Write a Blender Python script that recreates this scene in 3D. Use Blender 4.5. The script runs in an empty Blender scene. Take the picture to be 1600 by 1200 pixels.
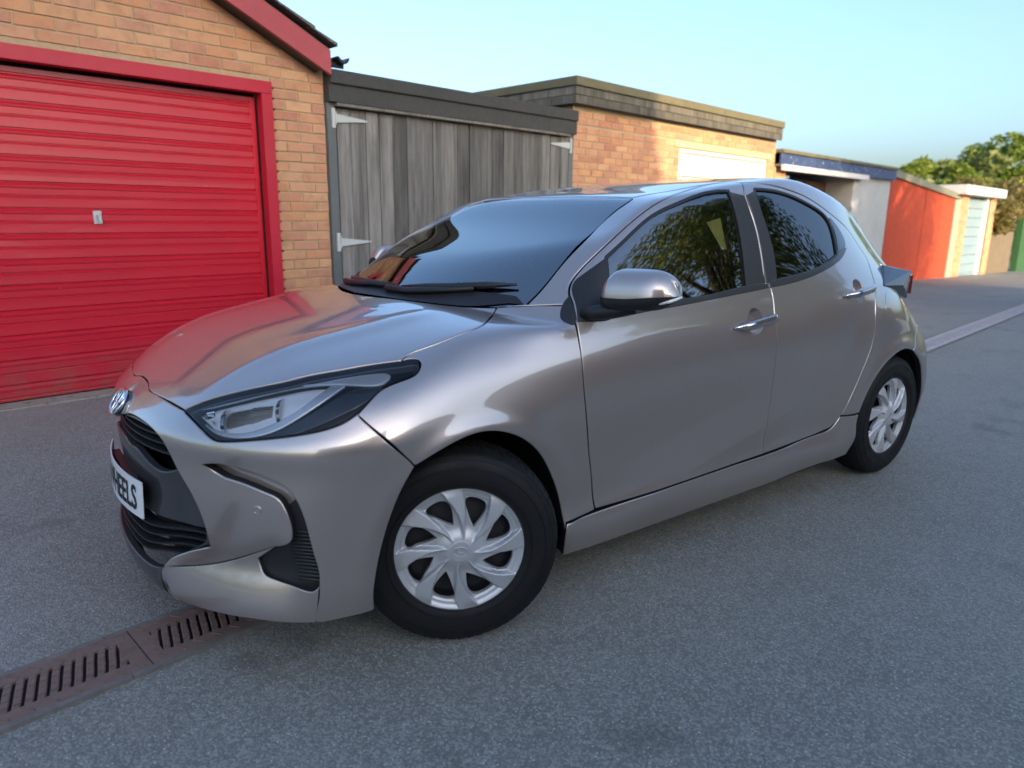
import bpy, bmesh, math, random
import numpy as np
from mathutils import Vector, Matrix
from mathutils.geometry import delaunay_2d_cdt
scene = bpy.context.scene
# ------------------------------------------------------------------ camera, sky, sun, exposure
# world: X along the alley (away to the right), Y across it towards the garages, Z up; the camera stands over the origin
CAM_F, CAM_YAW, CAM_PITCH, CAM_ROLL, CAM_H = 1110.0, 0.78812, 0.23187, -0.01155, 1.28606
CAR_X, CAR_Y, CAR_YAW = 1.43862, 2.29705, -0.14424
cam_data = bpy.data.cameras.new('camera'); cam = bpy.data.objects.new('camera', cam_data); scene.collection.objects.link(cam)
_f = Vector((math.sin(CAM_YAW)*math.cos(CAM_PITCH), math.cos(CAM_YAW)*math.cos(CAM_PITCH), -math.sin(CAM_PITCH)))
_r = Vector((math.cos(CAM_YAW), -math.sin(CAM_YAW), 0)); _d = _f.cross(_r)
_r2 = math.cos(CAM_ROLL)*_r+math.sin(CAM_ROLL)*_d; _d2 = -math.sin(CAM_ROLL)*_r+math.cos(CAM_ROLL)*_d
cam.matrix_world = Matrix(((_r2.x, -_d2.x, -_f.x, 0), (_r2.y, -_d2.y, -_f.y, 0), (_r2.z, -_d2.z, -_f.z, CAM_H), (0, 0, 0, 1)))
cam_data.sensor_fit = 'HORIZONTAL'; cam_data.sensor_width = 36; cam_data.lens = CAM_F/1600*36
cam_data.clip_start = .05; cam_data.clip_end = 2000
cam_data.dof.use_dof = True; cam_data.dof.focus_distance = 2.75; cam_data.dof.aperture_fstop = 2.2
scene.camera = cam
SUN_AZ, SUN_EL = math.radians(202.8), math.radians(13)     # direction the light comes from, measured from +Y towards +X
world = bpy.data.worlds.new('World'); scene.world = world; world.use_nodes = True
_n = world.node_tree.nodes; _sky = _n.new('ShaderNodeTexSky'); _sky.sky_type = 'NISHITA'; _sky.sun_disc = False
_sky.sun_elevation = SUN_EL; _sky.sun_rotation = SUN_AZ; _sky.air_density = .9; _sky.dust_density = 4.4; _sky.ozone_density = 2.8
_n['Background'].inputs['Strength'].default_value = .15
world.node_tree.links.new(_sky.outputs[0], _n['Background'].inputs[0])
sun_data = bpy.data.lights.new('sun', 'SUN'); sun_data.energy = 2.0; sun_data.angle = math.radians(.5); sun_data.color = (1, .76, .48)
sun = bpy.data.objects.new('sun', sun_data); scene.collection.objects.link(sun)
sun.rotation_euler = Vector((-math.sin(SUN_AZ)*math.cos(SUN_EL), -math.cos(SUN_AZ)*math.cos(SUN_EL), -math.sin(SUN_EL))).to_track_quat('-Z', 'Y').to_euler()
scene.view_settings.view_transform = 'Standard'; scene.view_settings.look = 'None'; scene.view_settings.exposure = 1.78; scene.view_settings.gamma = 1
scene.cycles.caustics_reflective = False; scene.cycles.caustics_refractive = False; scene.cycles.sample_clamp_indirect = 2.5; scene.cycles.blur_glossy = .6; scene.cycles.transparent_max_bounces = 16
# ------------------------------------------------------------------ helpers
C = scene.collection
def link(o, parent=None):
    C.objects.link(o)
    if parent is not None: o.parent = parent
    return o
def tag(o, label=None, cat=None, group=None, kind=None):
    if label: o['label'] = label
    if cat: o['category'] = cat
    if group: o['group'] = group
    if kind: o['kind'] = kind
    return o
def empty(name, loc=(0, 0, 0), rz=0):
    o = bpy.data.objects.new(name, None); o.location = loc; o.rotation_euler = (0, 0, rz); o.empty_display_size = .2
    return link(o)
def mesh_obj(name, verts, faces, mats, parent=None, smooth=False, normals=None, loc=None, fmat=None):
    me = bpy.data.meshes.new(name); me.from_pydata([tuple(map(float, v)) for v in verts], [], [tuple(map(int, f)) for f in faces])
    if not isinstance(mats, (list, tuple)): mats = [mats]
    for m in mats: me.materials.append(m)
    if fmat is not None: me.polygons.foreach_set('material_index', np.asarray(fmat, dtype=np.int32))
    if smooth or normals is not None: me.polygons.foreach_set('use_smooth', [True]*len(me.polygons))
    me.validate()
    if normals is not None and len(me.vertices) == len(normals): me.normals_split_custom_set_from_vertices([tuple(map(float, n)) for n in normals])
    o = bpy.data.objects.new(name, me); link(o, parent)
    if loc is not None: o.location = loc
    return o
class MB:
    """collects boxes, prisms and tubes of ONE part"""
    def __init__(s): s.v = []; s.f = []
    def add(s, vs, fs):
        n = len(s.v); s.v += [tuple(v) for v in vs]; s.f += [tuple(i+n for i in f) for f in fs]; return s
    def box(s, x0, x1, y0, y1, z0, z1, M=None):
        vs = [Vector((x, y, z)) for x in (x0, x1) for y in (y0, y1) for z in (z0, z1)]
        if M is not None: vs = [M @ v for v in vs]
        return s.add(vs, [(0, 1, 3, 2), (4, 6, 7, 5), (0, 4, 5, 1), (2, 3, 7, 6), (0, 2, 6, 4), (1, 5, 7, 3)])
    def prism(s, poly, a, b, axis=1):
        """poly in the two other axes, extruded from a to b along axis"""
        n = len(poly)
        def p(q, t):
            return {0: (t, q[0], q[1]), 1: (q[0], t, q[1]), 2: (q[0], q[1], t)}[axis]
        vs = [p(q, a) for q in poly]+[p(q, b) for q in poly]
        fs = [tuple(range(n)), tuple(range(2*n-1, n-1, -1))]+[(i, i+n, (i+1) % n+n, (i+1) % n) for i in range(n)]
        return s.add(vs, fs)
    def tube(s, pts, r, seg=10, caps=True):
        pts = [Vector(p) for p in pts]; rs = r if isinstance(r, (list, tuple)) else [r]*len(pts); vs = []; fs = []
        up = Vector((0, 0, 1)); last = None
        for i, p in enumerate(pts):
            t = (pts[min(i+1, len(pts)-1)]-pts[max(i-1, 0)]).normalized()
            if last is None:
                a = up if abs(t.dot(up)) < .9 else Vector((1, 0, 0)); u = t.cross(a).normalized()
            else: u = (last-t*last.dot(t)).normalized()
            last = u; w = t.cross(u)
            for k in range(seg):
                a = 2*math.pi*k/seg; vs.append(p+(u*math.cos(a)+w*math.sin(a))*rs[i])
        for i in range(len(pts)-1):
            for k in range(seg):
                a = i*seg+k; b = i*seg+(k+1) % seg; fs.append((a, b, b+seg, a+seg))
        if caps: fs += [tuple(range(seg-1, -1, -1)), tuple((len(pts)-1)*seg+k for k in range(seg))]
        return s.add(vs, fs)
    def lathe(s, prof, seg=48, M=None, closed=False):
        """prof: (radius, height) pairs turned about local Z"""
        vs = []; fs = []; n = len(prof)
        for k in range(seg):
            a = 2*math.pi*k/seg
            for r, h in prof:
                v = Vector((r*math.cos(a), r*math.sin(a), h)); vs.append(M @ v if M is not None else v)
        for k in range(seg):
            k2 = (k+1) % seg
            for j in range(n-1 if not closed else n):
                j2 = (j+1) % n; fs.append((k*n+j, k2*n+j, k2*n+j2, k*n+j2))
        return s.add(vs, fs)
    def build(s, name, mat, parent=None, smooth=False, loc=None, bevel=0, auto=None):
        o = mesh_obj(name, s.v, s.f, mat, parent, smooth, loc=loc)
        bm = bmesh.new(); bm.from_mesh(o.data)
        bmesh.ops.recalc_face_normals(bm, faces=bm.faces); bm.to_mesh(o.data); bm.free()
        if bevel:
            m = o.modifiers.new('bevel', 'BEVEL'); m.width = bevel; m.segments = 2; m.limit_method = 'ANGLE'; m.angle_limit = math.radians(40)
            if smooth is False and auto is None: o.data.polygons.foreach_set('use_smooth', [True]*len(o.data.polygons)); m.harden_normals = True
        if auto:
            o.data.polygons.foreach_set('use_smooth', [True]*len(o.data.polygons)); o.data.set_sharp_from_angle(angle=math.radians(auto))
        return o
# ------------------------------------------------------------------ materials
def mat(name, col=(.5, .5, .5), rough=.5, metal=0., coat=0., spec=.5, trans=0., ior=1.45, emit=None, alpha=None, coat_rough=.03):
    m = bpy.data.materials.new(name); m.use_nodes = True; b = m.node_tree.nodes['Principled BSDF']; i = b.inputs
    i['Base Color'].default_value = (*col, 1); i['Roughness'].default_value = rough; i['Metallic'].default_value = metal
    i['Coat Weight'].default_value = coat; i['Coat Roughness'].default_value = coat_rough; i['Specular IOR Level'].default_value = spec
    i['Transmission Weight'].default_value = trans; i['IOR'].default_value = ior
    if emit: i['Emission Color'].default_value = (*emit[0], 1); i['Emission Strength'].default_value = emit[1]
    if alpha is not None: i['Alpha'].default_value = alpha
    return m
class NT:
    """short hand for building a node tree on a material"""
    def __init__(s, m): s.m = m; s.t = m.node_tree; s.b = s.t.nodes['Principled BSDF']
    def n(s, kind, **kw):
        o = s.t.nodes.new('ShaderNode'+kind)
        for k, v in kw.items():
            if k in o.inputs: o.inputs[k].default_value = v
            else: setattr(o, k, v)
        return o
    def l(s, a, b): s.t.links.new(a, b)
    def coord(s, kind='Object', scale=(1, 1, 1), rot=(0, 0, 0)):
        tc = s.n('TexCoord'); mp = s.n('Mapping'); mp.inputs['Scale'].default_value = scale; mp.inputs['Rotation'].default_value = rot
        s.l(tc.outputs[kind], mp.inputs[0]); return mp.outputs[0]
    def noise(s, vec, scale, detail=4, rough=.55):
        o = s.n('TexNoise'); o.inputs['Scale'].default_value = scale; o.inputs['Detail'].default_value = detail; o.inputs['Roughness'].default_value = rough
        s.l(vec, o.inputs['Vector']); return o.outputs['Fac']
    def ramp(s, fac, stops):
        r = s.n('ValToRGB'); e = r.color_ramp.elements
        while len(e) < len(stops): e.new(.5)
        for k, (p, c) in enumerate(stops): e[k].position = p; e[k].color = (*c, 1) if len(c) == 3 else c
        s.l(fac, r.inputs[0]); return r.outputs[0]
    def mix(s, fac, a, b, mode='MIX'):
        m = s.n('MixRGB', blend_type=mode)
        for v, k in ((fac, 0), (a, 1), (b, 2)):
            if isinstance(v, (int, float)): m.inputs[k].default_value = v
            elif isinstance(v, tuple): m.inputs[k].default_value = (*v, 1)
            else: s.l(v, m.inputs[k])
        return m.outputs[0]
    def bump(s, h, strength=.3, dist=.01):
        b = s.n('Bump'); b.inputs['Strength'].default_value = strength; b.inputs['Distance'].default_value = dist
        s.l(h, b.inputs['Height']); s.l(b.outputs[0], s.b.inputs['Normal']); return b
    def col(s, c): s.l(c, s.b.inputs['Base Color'])
    def rough(s, c): s.l(c, s.b.inputs['Roughness'])
# ------------------------------------------------------------------ the alley: ground, drain, garages, trees
rng = random.Random(7); nrg = np.random.default_rng(7)
def gz(x, y):
    """ground height: a slight rise to the garages, a slow fall far down the alley"""
    up = .085*sstep_((y-2.5)/2.7)*max(0, 1-max(0, x)/15)+.03*sstep_((1.7-y)/2.6)
    return up-.024*max(0, x-15.5)**1.05
def sstep_(t): t = min(1, max(0, t)); return t*t*(3-2*t)
def asphalt_mat(name, a, b, speck, seed):
    m = mat(name, a, .78, spec=.35); t = NT(m); v = t.coord('Object')
    big = t.noise(v, .55+seed*.1, 5, .6); mid = t.noise(v, 6, 5, .7)
    vo = t.n('TexVoronoi'); vo.inputs['Scale'].default_value = 170; vo.inputs['Randomness'].default_value = 1; t.l(v, vo.inputs['Vector'])
    vo2 = t.n('TexVoronoi'); vo2.inputs['Scale'].default_value = 95; t.l(v, vo2.inputs['Vector'])
    base = t.mix(t.ramp(big, [(.36, (0, 0, 0)), (.66, (1, 1, 1))]), a, b)
    base = t.mix(t.ramp(mid, [(.45, (0, 0, 0)), (.70, (.25, .25, .25))]), base, (a[0]*.6, a[1]*.55, a[2]*.55))
    sp = t.ramp(vo.outputs['Color'], [(.35, (0, 0, 0)), (.95, (.55, .55, .55))]); c = t.mix(sp, base, speck)
    stain = t.noise(v, 1.7, 4, .55); c = t.mix(t.ramp(stain, [(.60, (0, 0, 0)), (.72, (.5, .5, .5))]), c, (a[0]*.45, a[1]*.45, a[2]*.45))
    dust = t.noise(v, .9, 6, .7); c = t.mix(t.ramp(dust, [(.55, (0, 0, 0)), (.8, (.35, .35, .35))]), c, (.30, .27, .22))
    st = t.n('Math', operation='LESS_THAN'); t.l(vo2.outputs['Distance'], st.inputs[0]); st.inputs[1].default_value = .20
    rs = t.n('SeparateColor'); t.l(vo2.outputs['Color'], rs.inputs[0]); gt = t.n('Math', operation='GREATER_THAN'); t.l(rs.outputs[0], gt.inputs[0]); gt.inputs[1].default_value = .86
    ml = t.n('Math', operation='MULTIPLY'); t.l(st.outputs[0], ml.inputs[0]); t.l(gt.outputs[0], ml.inputs[1])
    c = t.mix(ml.outputs[0], c, (.62, .61, .58)); t.col(c)
    # stones stand out of the binder
    d = t.n('Math', operation='SUBTRACT'); d.inputs[0].default_value = 1; t.l(vo.outputs['Distance'], d.inputs[1]); h2 = t.n('Math', operation='MULTIPLY_ADD'); t.l(mid, h2.inputs[0]); h2.inputs[1].default_value = .7; t.l(d.outputs[0], h2.inputs[2])
    t.bump(h2.outputs[0], .5, .004)
    t.rough(t.ramp(vo.outputs['Color'], [(.1, (.55, .55, .55)), (.9, (.85, .85, .85))])); return m
ASPHALT = asphalt_mat('asphalt', (.158, .160, .142), (.210, .211, .190), (.50, .49, .45), 0)
xs = sorted(set([-90, -60, -40, -25, -16, -10]+list(np.arange(-8, 32, .8))+list(range(34, 60, 4))+[70, 90, 130, 180, 260, 400])); ys = sorted(set([-200, -100, -50, -20, -10, -6]+list(np.arange(-4, 9, .4))+[10, 14, 20, 40, 80, 160, 300]))
V = [(x, y, gz(x, y)) for x in xs for y in ys]; ny = len(ys)
tag(mesh_obj('ground', V, [(i*ny+j, (i+1)*ny+j, (i+1)*ny+j+1, i*ny+j+1) for i in range(len(xs)-1) for j in range(ny-1)], ASPHALT, smooth=True), kind='structure')
# ---- drain channel: cast grates with slanting slots between a pair of edge rails
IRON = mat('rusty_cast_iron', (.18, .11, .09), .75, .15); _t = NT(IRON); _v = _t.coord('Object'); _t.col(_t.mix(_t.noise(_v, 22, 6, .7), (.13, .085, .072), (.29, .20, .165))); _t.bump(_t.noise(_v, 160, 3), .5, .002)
SHEENIRON = mat('sheen_cast_iron', (.42, .40, .41), .8); _t = NT(SHEENIRON); _t.col(_t.mix(_t.noise(_t.coord('Object'), 12, 5), (.34, .32, .33), (.52, .50, .51)))  # far grates paler: low-angle sheen put into the colour
PIT = mat('drain_pit', (.010, .009, .009), .9); EDGE = mat('drain_edge_concrete', (.16, .145, .135), .85); _t = NT(EDGE); _t.col(_t.mix(_t.noise(_t.coord(), 30, 5), (.09, .085, .08), (.26, .24, .22)))
DY0, DY1 = 2.000, 2.248
chan = tag(empty('drain_channel', (0, 0, 0)), 'long brown drain channel running along the alley under the car', 'drain')
m = MB()
for k in range(70):
    x0 = -2+k*.5; m.box(x0, x0+.5, DY0, DY1, gz(x0, 2.1)+.0015, gz(x0, 2.1)+.0035)
m.build('channel_bed', PIT, chan)
for ya, yb in ((DY0-.012, DY0+.006), (DY1-.006, DY1+.012)):
    m = MB()
    for k in range(70):
        x0 = -2+k*.5; z = gz(x0+.25, 2.1); m.box(x0, x0+.498, ya, yb, z-.02, z+.0125)
    m.build('channel_rail', EDGE, chan)
def grate_bar_mesh():
    """one slanted bar with a raised diamond ridge"""
    m = MB(); L = .070
    vs = []
    for (y, dx) in ((-L, -.020), (-.03, -.008), (0, .0), (.03, .008), (L, .020)):
        for (w, z) in ((-.0100, 0), (-.0100, .0068), (-.0065, .0085), (.0065, .0085), (.0100, .0068), (.0100, 0)): vs.append((dx+w, y, z))
    fs = [(i*6+k, i*6+k+1, (i+1)*6+k+1, (i+1)*6+k) for i in range(4) for k in range(5)]
    m.add(vs, fs)
    for y in (-.045, -.012, .02, .052): m.box(-.0085+.28*y, .0085+.28*y, y-.004, y+.004, .008, .0108)
    return m
_bar = grate_bar_mesh().build('grate_bar', IRON, None); _bar_me = _bar.data; bpy.data.objects.remove(_bar)
def grate_frame():
    m = MB()
    for a, b in ((DY0+.006-2.124, -.068), (.068, DY1-.006-2.124)):
        m.box(.002, .498, a, b, 0, .0085)
        for k in range(9): x = .03+k*.055; m.box(x, x+.004, a+.006, b-.006, .0085, .0112, Matrix.Translation((x, (a+b)/2, 0)) @ Matrix.Rotation(.6, 4, 'Z') @ Matrix.Translation((-x, -(a+b)/2, 0)))
    for a, b in ((.002, .046), (.454, .498)): m.box(a, b, -.068, .068, 0, .0085)
    return m
_fr = grate_frame().build('grate_frame', IRON, None); _fr_me = _fr.data; bpy.data.objects.remove(_fr)
_fr_far = _fr_me.copy(); _fr_far.materials.clear(); _fr_far.materials.append(SHEENIRON)
far_n = 0; near_lab = ('brown slotted drain grate at the left edge of the picture', 'brown slotted drain grate just ahead of the front bumper', 'brown slotted drain grate half under the front bumper', 'brown slotted drain grate in the dark beneath the car'); near_n = 0
def nth(n): return '%d%s' % (n, 'th' if 10 < n % 100 < 14 else {1: 'st', 2: 'nd', 3: 'rd'}.get(n % 10, 'th'))
for k in range(64):
    x0 = -.44+k*.5; z = gz(x0+.25, 2.1)+.004
    under = 1.5 < x0 < 6.4
    near = x0 < 1.5
    g = tag(empty('drain_grate', (x0, 2.124, z)), near_lab[near_n] if near else 'drain grate out of sight behind the car, %s one after the front bumper' % nth(int((x0-1.5)/.5)+1) if under else 'pale sheen-painted drain grate, %s one beyond the car counting away down the alley' % nth(far_n+1), 'grate', 'grates of the drain channel')
    if near: near_n += 1
    elif not under: far_n += 1
    link(bpy.data.objects.new('grate_frame', _fr_me if near else _fr_far), g)
    if near:
        for q in range(15):
            b = link(bpy.data.objects.new('grate_bar', _bar_me), g); b.location = (.046+q*.0292, 0, -.0004)
    else:
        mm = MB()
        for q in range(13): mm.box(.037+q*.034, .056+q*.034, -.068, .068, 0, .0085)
        o = mm.build('grate_bars', SHEENIRON, g); o['kind'] = 'stuff'
# ---- materials of the garages
def brick_mat(name, cols, isl=False):
    m = mat(name, cols[0], .88, spec=.25); t = NT(m); v = t.coord('Object' if not isl else 'Generated')
    if isl: g = t.n('NewGeometry'); r = g.outputs['Random Per Island']
    else: g = t.n('ObjectInfo'); r = g.outputs['Random']
    base = t.ramp(r, [(k/(len(cols)-1), c) for k, c in enumerate(cols)]); 
    t.t.nodes[-1] if False else None
    gpos = t.n('NewGeometry').outputs['Position']; n1 = t.noise(gpos, 38, 6, .75); n2 = t.noise(gpos, 9, 4)
    c = t.mix(t.ramp(n1, [(.40, (0, 0, 0)), (.72, (.75, .75, .75))]), base, (.50, .33, .20)); c = t.mix(t.ramp(n2, [(.5, (0, 0, 0)), (.8, (.45, .45, .45))]), c, (.22, .10, .065)); t.col(c); t.bump(n1, .7, .005); return m
BRICKS = [(.56, .235, .125), (.63, .32, .165), (.50, .22, .15), (.66, .36, .20), (.46, .175, .11), (.58, .30, .19), (.62, .31, .15)]
BRICK = brick_mat('buff_brick', BRICKS); BRICK_I = brick_mat('buff_brick_far', BRICKS, True)
MORTAR = mat('sand_mortar', (.50, .40, .25), .95); _t = NT(MORTAR); _t.col(_t.mix(_t.noise(_t.coord(), 30, 5), (.36, .26, .15), (.52, .40, .25))); _t.bump(_t.noise(_t.coord(), 120, 3), .4, .004)
def paint_mat(name, col, rough=.45, wear=.0, wcol=(.3, .3, .3), grime=.25, scale=3., coat=.15):
    m = mat(name, col, rough, coat=coat); t = NT(m); v = t.coord('Object'); n1 = t.noise(v, scale, 6, .65); n2 = t.noise(v, scale*7, 5, .7)
    c = t.mix(t.ramp(n1, [(.35, (0, 0, 0)), (.75, (grime, grime, grime))]), col, tuple(x*.55 for x in col))
    if wear: c = t.mix(t.ramp(n2, [(.64-wear, (0, 0, 0)), (.67-wear, (1, 1, 1))]), c, wcol)
    t.col(c); t.rough(t.ramp(n2, [(.3, (rough*.8,)*3), (.7, (min(1, rough*1.25),)*3)])); t.bump(n2, .08, .003); return m
RED = paint_mat('red_door_paint', (.55, .012, .032), .38, grime=.22, coat=.25); REDFRAME = paint_mat('red_frame_paint', (.50, .013, .035), .5, grime=.35); _t = NT(RED); _sep = _t.n('SeparateXYZ'); _tc = _t.n('TexCoord'); _t.l(_tc.outputs['Object'], _sep.inputs[0]); _lo = _t.ramp(_sep.outputs[2], [(.08, (1, 1, 1)), (.42, (0, 0, 0))]); _gn = _t.noise(_tc.outputs['Object'], 9, 6, .75); _gm = _t.mix(1., _lo, _t.ramp(_gn, [(.35, (0, 0, 0)), (.7, (.85, .85, .85))]), 'MULTIPLY')
_old = _t.b.inputs['Base Color'].links[0].from_socket; _t.col(_t.mix(_gm, _old, (.20, .12, .10)))
_ch = _t.noise(_tc.outputs['Object'], 26, 3, .5); _t.col(_t.mix(_t.ramp(_ch, [(.775, (0, 0, 0)), (.79, (1, 1, 1))]), _t.b.inputs['Base Color'].links[0].from_socket, (.62, .40, .38)))
PINKBARGE = paint_mat('faded_red_paint', (.42, .075, .085), .6, grime=.3)
def wood_mat(name, a, b, dark):
    m = mat(name, a, .85, spec=.2); t = NT(m); v = t.coord('Object', (9, 9, .55)); oi = t.n('ObjectInfo'); mp = t.n('Vector_' if False else 'VectorMath', operation='ADD'); t.l(v, mp.inputs[0]); cmb = t.n('CombineXYZ'); mul = t.n('Math', operation='MULTIPLY'); t.l(oi.outputs['Random'], mul.inputs[0]); mul.inputs[1].default_value = 40; t.l(mul.outputs[0], cmb.inputs[0]); t.l(mul.outputs[0], cmb.inputs[2]); t.l(cmb.outputs[0], mp.inputs[1])
    g = t.noise(mp.outputs[0], 3.2, 8, .72); big = t.noise(mp.outputs[0], .9, 3)
    c = t.mix(t.ramp(g, [(.3, (0, 0, 0)), (.7, (1, 1, 1))]), a, b); c = t.mix(t.ramp(big, [(.5, (0, 0, 0)), (.72, (.9, .9, .9))]), c, dark)
    rr = t.ramp(oi.outputs['Random'], [(0, (.50, .50, .50)), (1, (1.15, 1.13, 1.10))]); c = t.mix(1., c, rr, 'MULTIPLY'); t.col(c); t.bump(g, .6, .006); return m
OLDWOOD = wood_mat('weathered_planks', (.115, .112, .110), (.315, .31, .30), (.07, .066, .062)); FELT = paint_mat('grey_roof_felt', (.060, .060, .058), .85, grime=.4, coat=0); OLDBOARD = wood_mat('weathered_fascia', (.13, .12, .10), (.28, .26, .22), (.10, .09, .075))
MOSSFELT = paint_mat('mossy_felt', (.16, .145, .085), .9, wear=.02, wcol=(.09, .085, .05), grime=.5, coat=0)
GALV = paint_mat('galvanised_steel', (.50, .53, .52), .5, grime=.3, coat=0); BLACKP = mat('black_gutter', (.015, .015, .016), .4); WHITEP = paint_mat('white_paint', (.64, .64, .62), .5, grime=.12); CONC = paint_mat('pale_concrete', (.30, .28, .23), .9, wear=.06, wcol=(.16, .15, .12), grime=.5, coat=0)
TILE = paint_mat('lichened_tile', (.15, .135, .115), .9, wear=.05, wcol=(.25, .24, .19), grime=.5, coat=0)
# ---- brickwork: real bricks proud of the mortar
_bricks = []
for k in range(8):
    j = lambda a=.0022: nrg.uniform(-a, a); c = .004; hx, hz = .1075, .0325
    o = [(-hx+j(), -hz+j()), (hx+j(), -hz+j()), (hx+j(), hz+j()), (-hx+j(), hz+j())]
    i_ = [(x*(1-.035), z*(1-.11)) for x, z in o]; tl = [nrg.uniform(-.0015, .0015) for _ in range(4)]
    vs = [(x, .05, z) for x, z in o]+[(x, 0.0035, z) for x, z in o]+[(x, -.001+t, z) for (x, z), t in zip(i_, tl)]
    fs = [(8, 9, 10, 11)]+[(4+q, 4+(q+1) % 4, 8+(q+1) % 4, 8+q) for q in range(4)]+[(q, (q+1) % 4, 4+(q+1) % 4, 4+q) for q in range(4)]
    me = bpy.data.meshes.new('brick'); me.from_pydata(vs, [], fs); me.materials.append(BRICK); _bricks.append(me)
def brickwork(parent, x0, x1, z0, z1, y, inside=None, limit=300, seen=None):
    """stretcher bond; the bricks that show become parts, the others one joined part"""
    rest = MB(); n = 0; c0 = 0; z = z0+.0425; row = 0
    while z < z1-.03:
        x = x0+(.1125 if row % 2 else 0)-.225
        while x < x1:
            a = max(x, x0); b = min(x+.215, x1); x += .225
            if b-a < .05: continue
            cx = (a+b)/2
            if inside and not inside(cx, z, b-a): continue
            if n < limit and (seen is None or seen(cx, z)):
                o = link(bpy.data.objects.new('brick', _bricks[rng.randrange(8)]), parent); o.location = (cx, y+rng.uniform(-.0018, .0018), z); o.scale = ((b-a)/.215, 1, 1); n += 1
            else:
                rest.box(a+.001, b-.001, y+.002, y+.05, z-.0325, z+.0325)
        z += .075; row += 1
    if rest.v: r = rest.build('far_bricks', BRICK_I, parent); r['kind'] = 'stuff'
    return n
# ---- 1: gabled brick garage with the red up-and-over door
FY = 5.30
g1 = tag(empty('gabled_garage', (0, 0, 0)), 'gabled buff brick garage with red barge board beside the grey gates', 'garage')
GX0, GX1, AP = -.10, 3.180, 3.10; gtop = lambda x: 2.39+(AP-2.335)*(1-abs(x-1.54)/1.64)
m = MB(); m.prism([(GX0, -.05), (.30, -.05), (.30, 2.243), (2.76, 2.243), (2.76, -.05), (GX1, -.05), (GX1, 2.38), (1.54, AP+.06), (GX0, 2.38)], FY+.006, FY+.22, 1); m.build('mortar_wall', MORTAR, g1)
m = MB(); m.box(GX1-.22, GX1, FY+.22, 10.5, -.05, 2.33); m.build('flank_wall', BRICK_I, g1); m = MB(); m.box(GX0, GX0+.22, FY+.22, 10.5, -.05, 2.33); m.build('flank_wall', BRICK_I, g1)
brickwork(g1, 2.730, GX1, .02, 2.275, FY, None, 120)
brickwork(g1, GX0, .366, .02, 2.26, FY, None, 0)
brickwork(g1, GX0, GX1, 2.270, AP+.1, FY, lambda x, z, w: z+.02 < gtop(x-.05 if x > 1.54 else x+.05), 200, lambda x, z: x > .6)
for sgn in (1, -1):
    X = lambda t: 1.54+sgn*t
    m = MB(); e = 1.625; zt = lambda t: AP+.165-(AP-2.335)*t/1.64; m.prism([(X(0), zt(0)), (X(e), zt(e)), (X(e), zt(e)-.178), (X(0), zt(0)-.178)], FY-.155, FY-.125, 1); m.build('barge_board', PINKBARGE, g1, bevel=.003)
    m = MB(); m.prism([(X(0), zt(0)+.004), (X(e+.02), zt(e+.02)+.004), (X(e+.02), zt(e+.02)+.034), (X(0), zt(0)+.034)], FY-.10, 10.5, 1); m.build('roof_slope', TILE, g1)
    for k in range(6):   # the edge of each tile course
        t0, t1 = k*.29, min(e+.05, k*.29+.33); m = MB(); m.prism([(X(t0), zt(t0)+.046), (X(t1), zt(t1)+.052), (X(t1), zt(t1)+.080), (X(t0), zt(t0)+.058)], FY-.18, FY+.25, 1); m.build('verge_tile', TILE, g1, bevel=.004)
    m = MB(); m.prism([(X(0), zt(0)-.178), (X(e-.06), zt(e-.06)-.178), (X(e-.06), zt(e-.06)-.168), (X(0), zt(0)-.168)], FY-.125, FY+.0, 1); m.build('soffit', BLACKP, g1)
gp = [(.052*math.cos(math.pi+math.pi*k/8), .052*math.sin(math.pi+math.pi*k/8)) for k in range(9)]+[(.046, 0), (0, -.040), (-.046, 0)]
m = MB(); m.prism([(3.275+a, 2.475+b) for a, b in gp], FY-.16, 10.2, 1); m.build('gutter', BLACKP, g1); m = MB(); m.box(3.20, 3.31, FY-.10, FY-.08, 2.40, 2.44); m.build('gutter_bracket', BLACKP, g1)
fr = tag(empty('garage_door', (0, 0, 0)), 'red up-and-over garage door with horizontal ribs in red frame', 'garage door')
for nm, b in (('door_head', (.37, 2.725, FY-.035, FY+.05, 2.150, 2.238)), ('door_jamb', (2.640, 2.725, FY-.035, FY+.05, .05, 2.150)), ('door_jamb', (.37, .455, FY-.035, FY+.05, .05, 2.150))):
    m = MB(); m.box(*b); m.build(nm, REDFRAME, fr, bevel=.004)
prof = []; z = 2.128
yD = FY+.075
while z > .10:
    prof += [(yD, z), (yD-.001, z-.030), (yD+.012, z-.034), (yD+.012, z-.040), (yD-.005, z-.056), (yD-.004, z-.068), (yD, z-.074), (yD, z-.112), (yD+.007, z-.1145), (yD+.007, z-.119), (yD-.001, z-.127), (yD, z-.134)]; z -= .158
prof.append((yD, .095)); vs = [(x, y, z) for y, z in prof for x in (.462, 2.600)]; fs = [(2*i, 2*i+1, 2*i+3, 2*i+2) for i in range(len(prof)-1)]
m = MB(); m.add(vs, fs); lf = m.build('door_leaf', RED, fr); 
for a, b in ((.462, .498), (2.598, 2.634)): m = MB(); m.box(a, b, yD-.005, yD+.03, .095, 2.128); m.build('door_stile', RED, fr, bevel=.003)
m = MB(); m.box(.455, 2.64, FY+.09, FY+.15, .06, 2.16); m.build('door_void', PIT, fr)
hd = MB(); hd.box(1.455, 1.505, yD-.012, yD, 1.205, 1.290); hd.tube([(1.48, yD-.01, 1.262), (1.48, yD-.045, 1.258), (1.487, yD-.05, 1.215)], [.010, .011, .009], 10); hd.build('door_handle', GALV, fr, bevel=.003)
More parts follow.
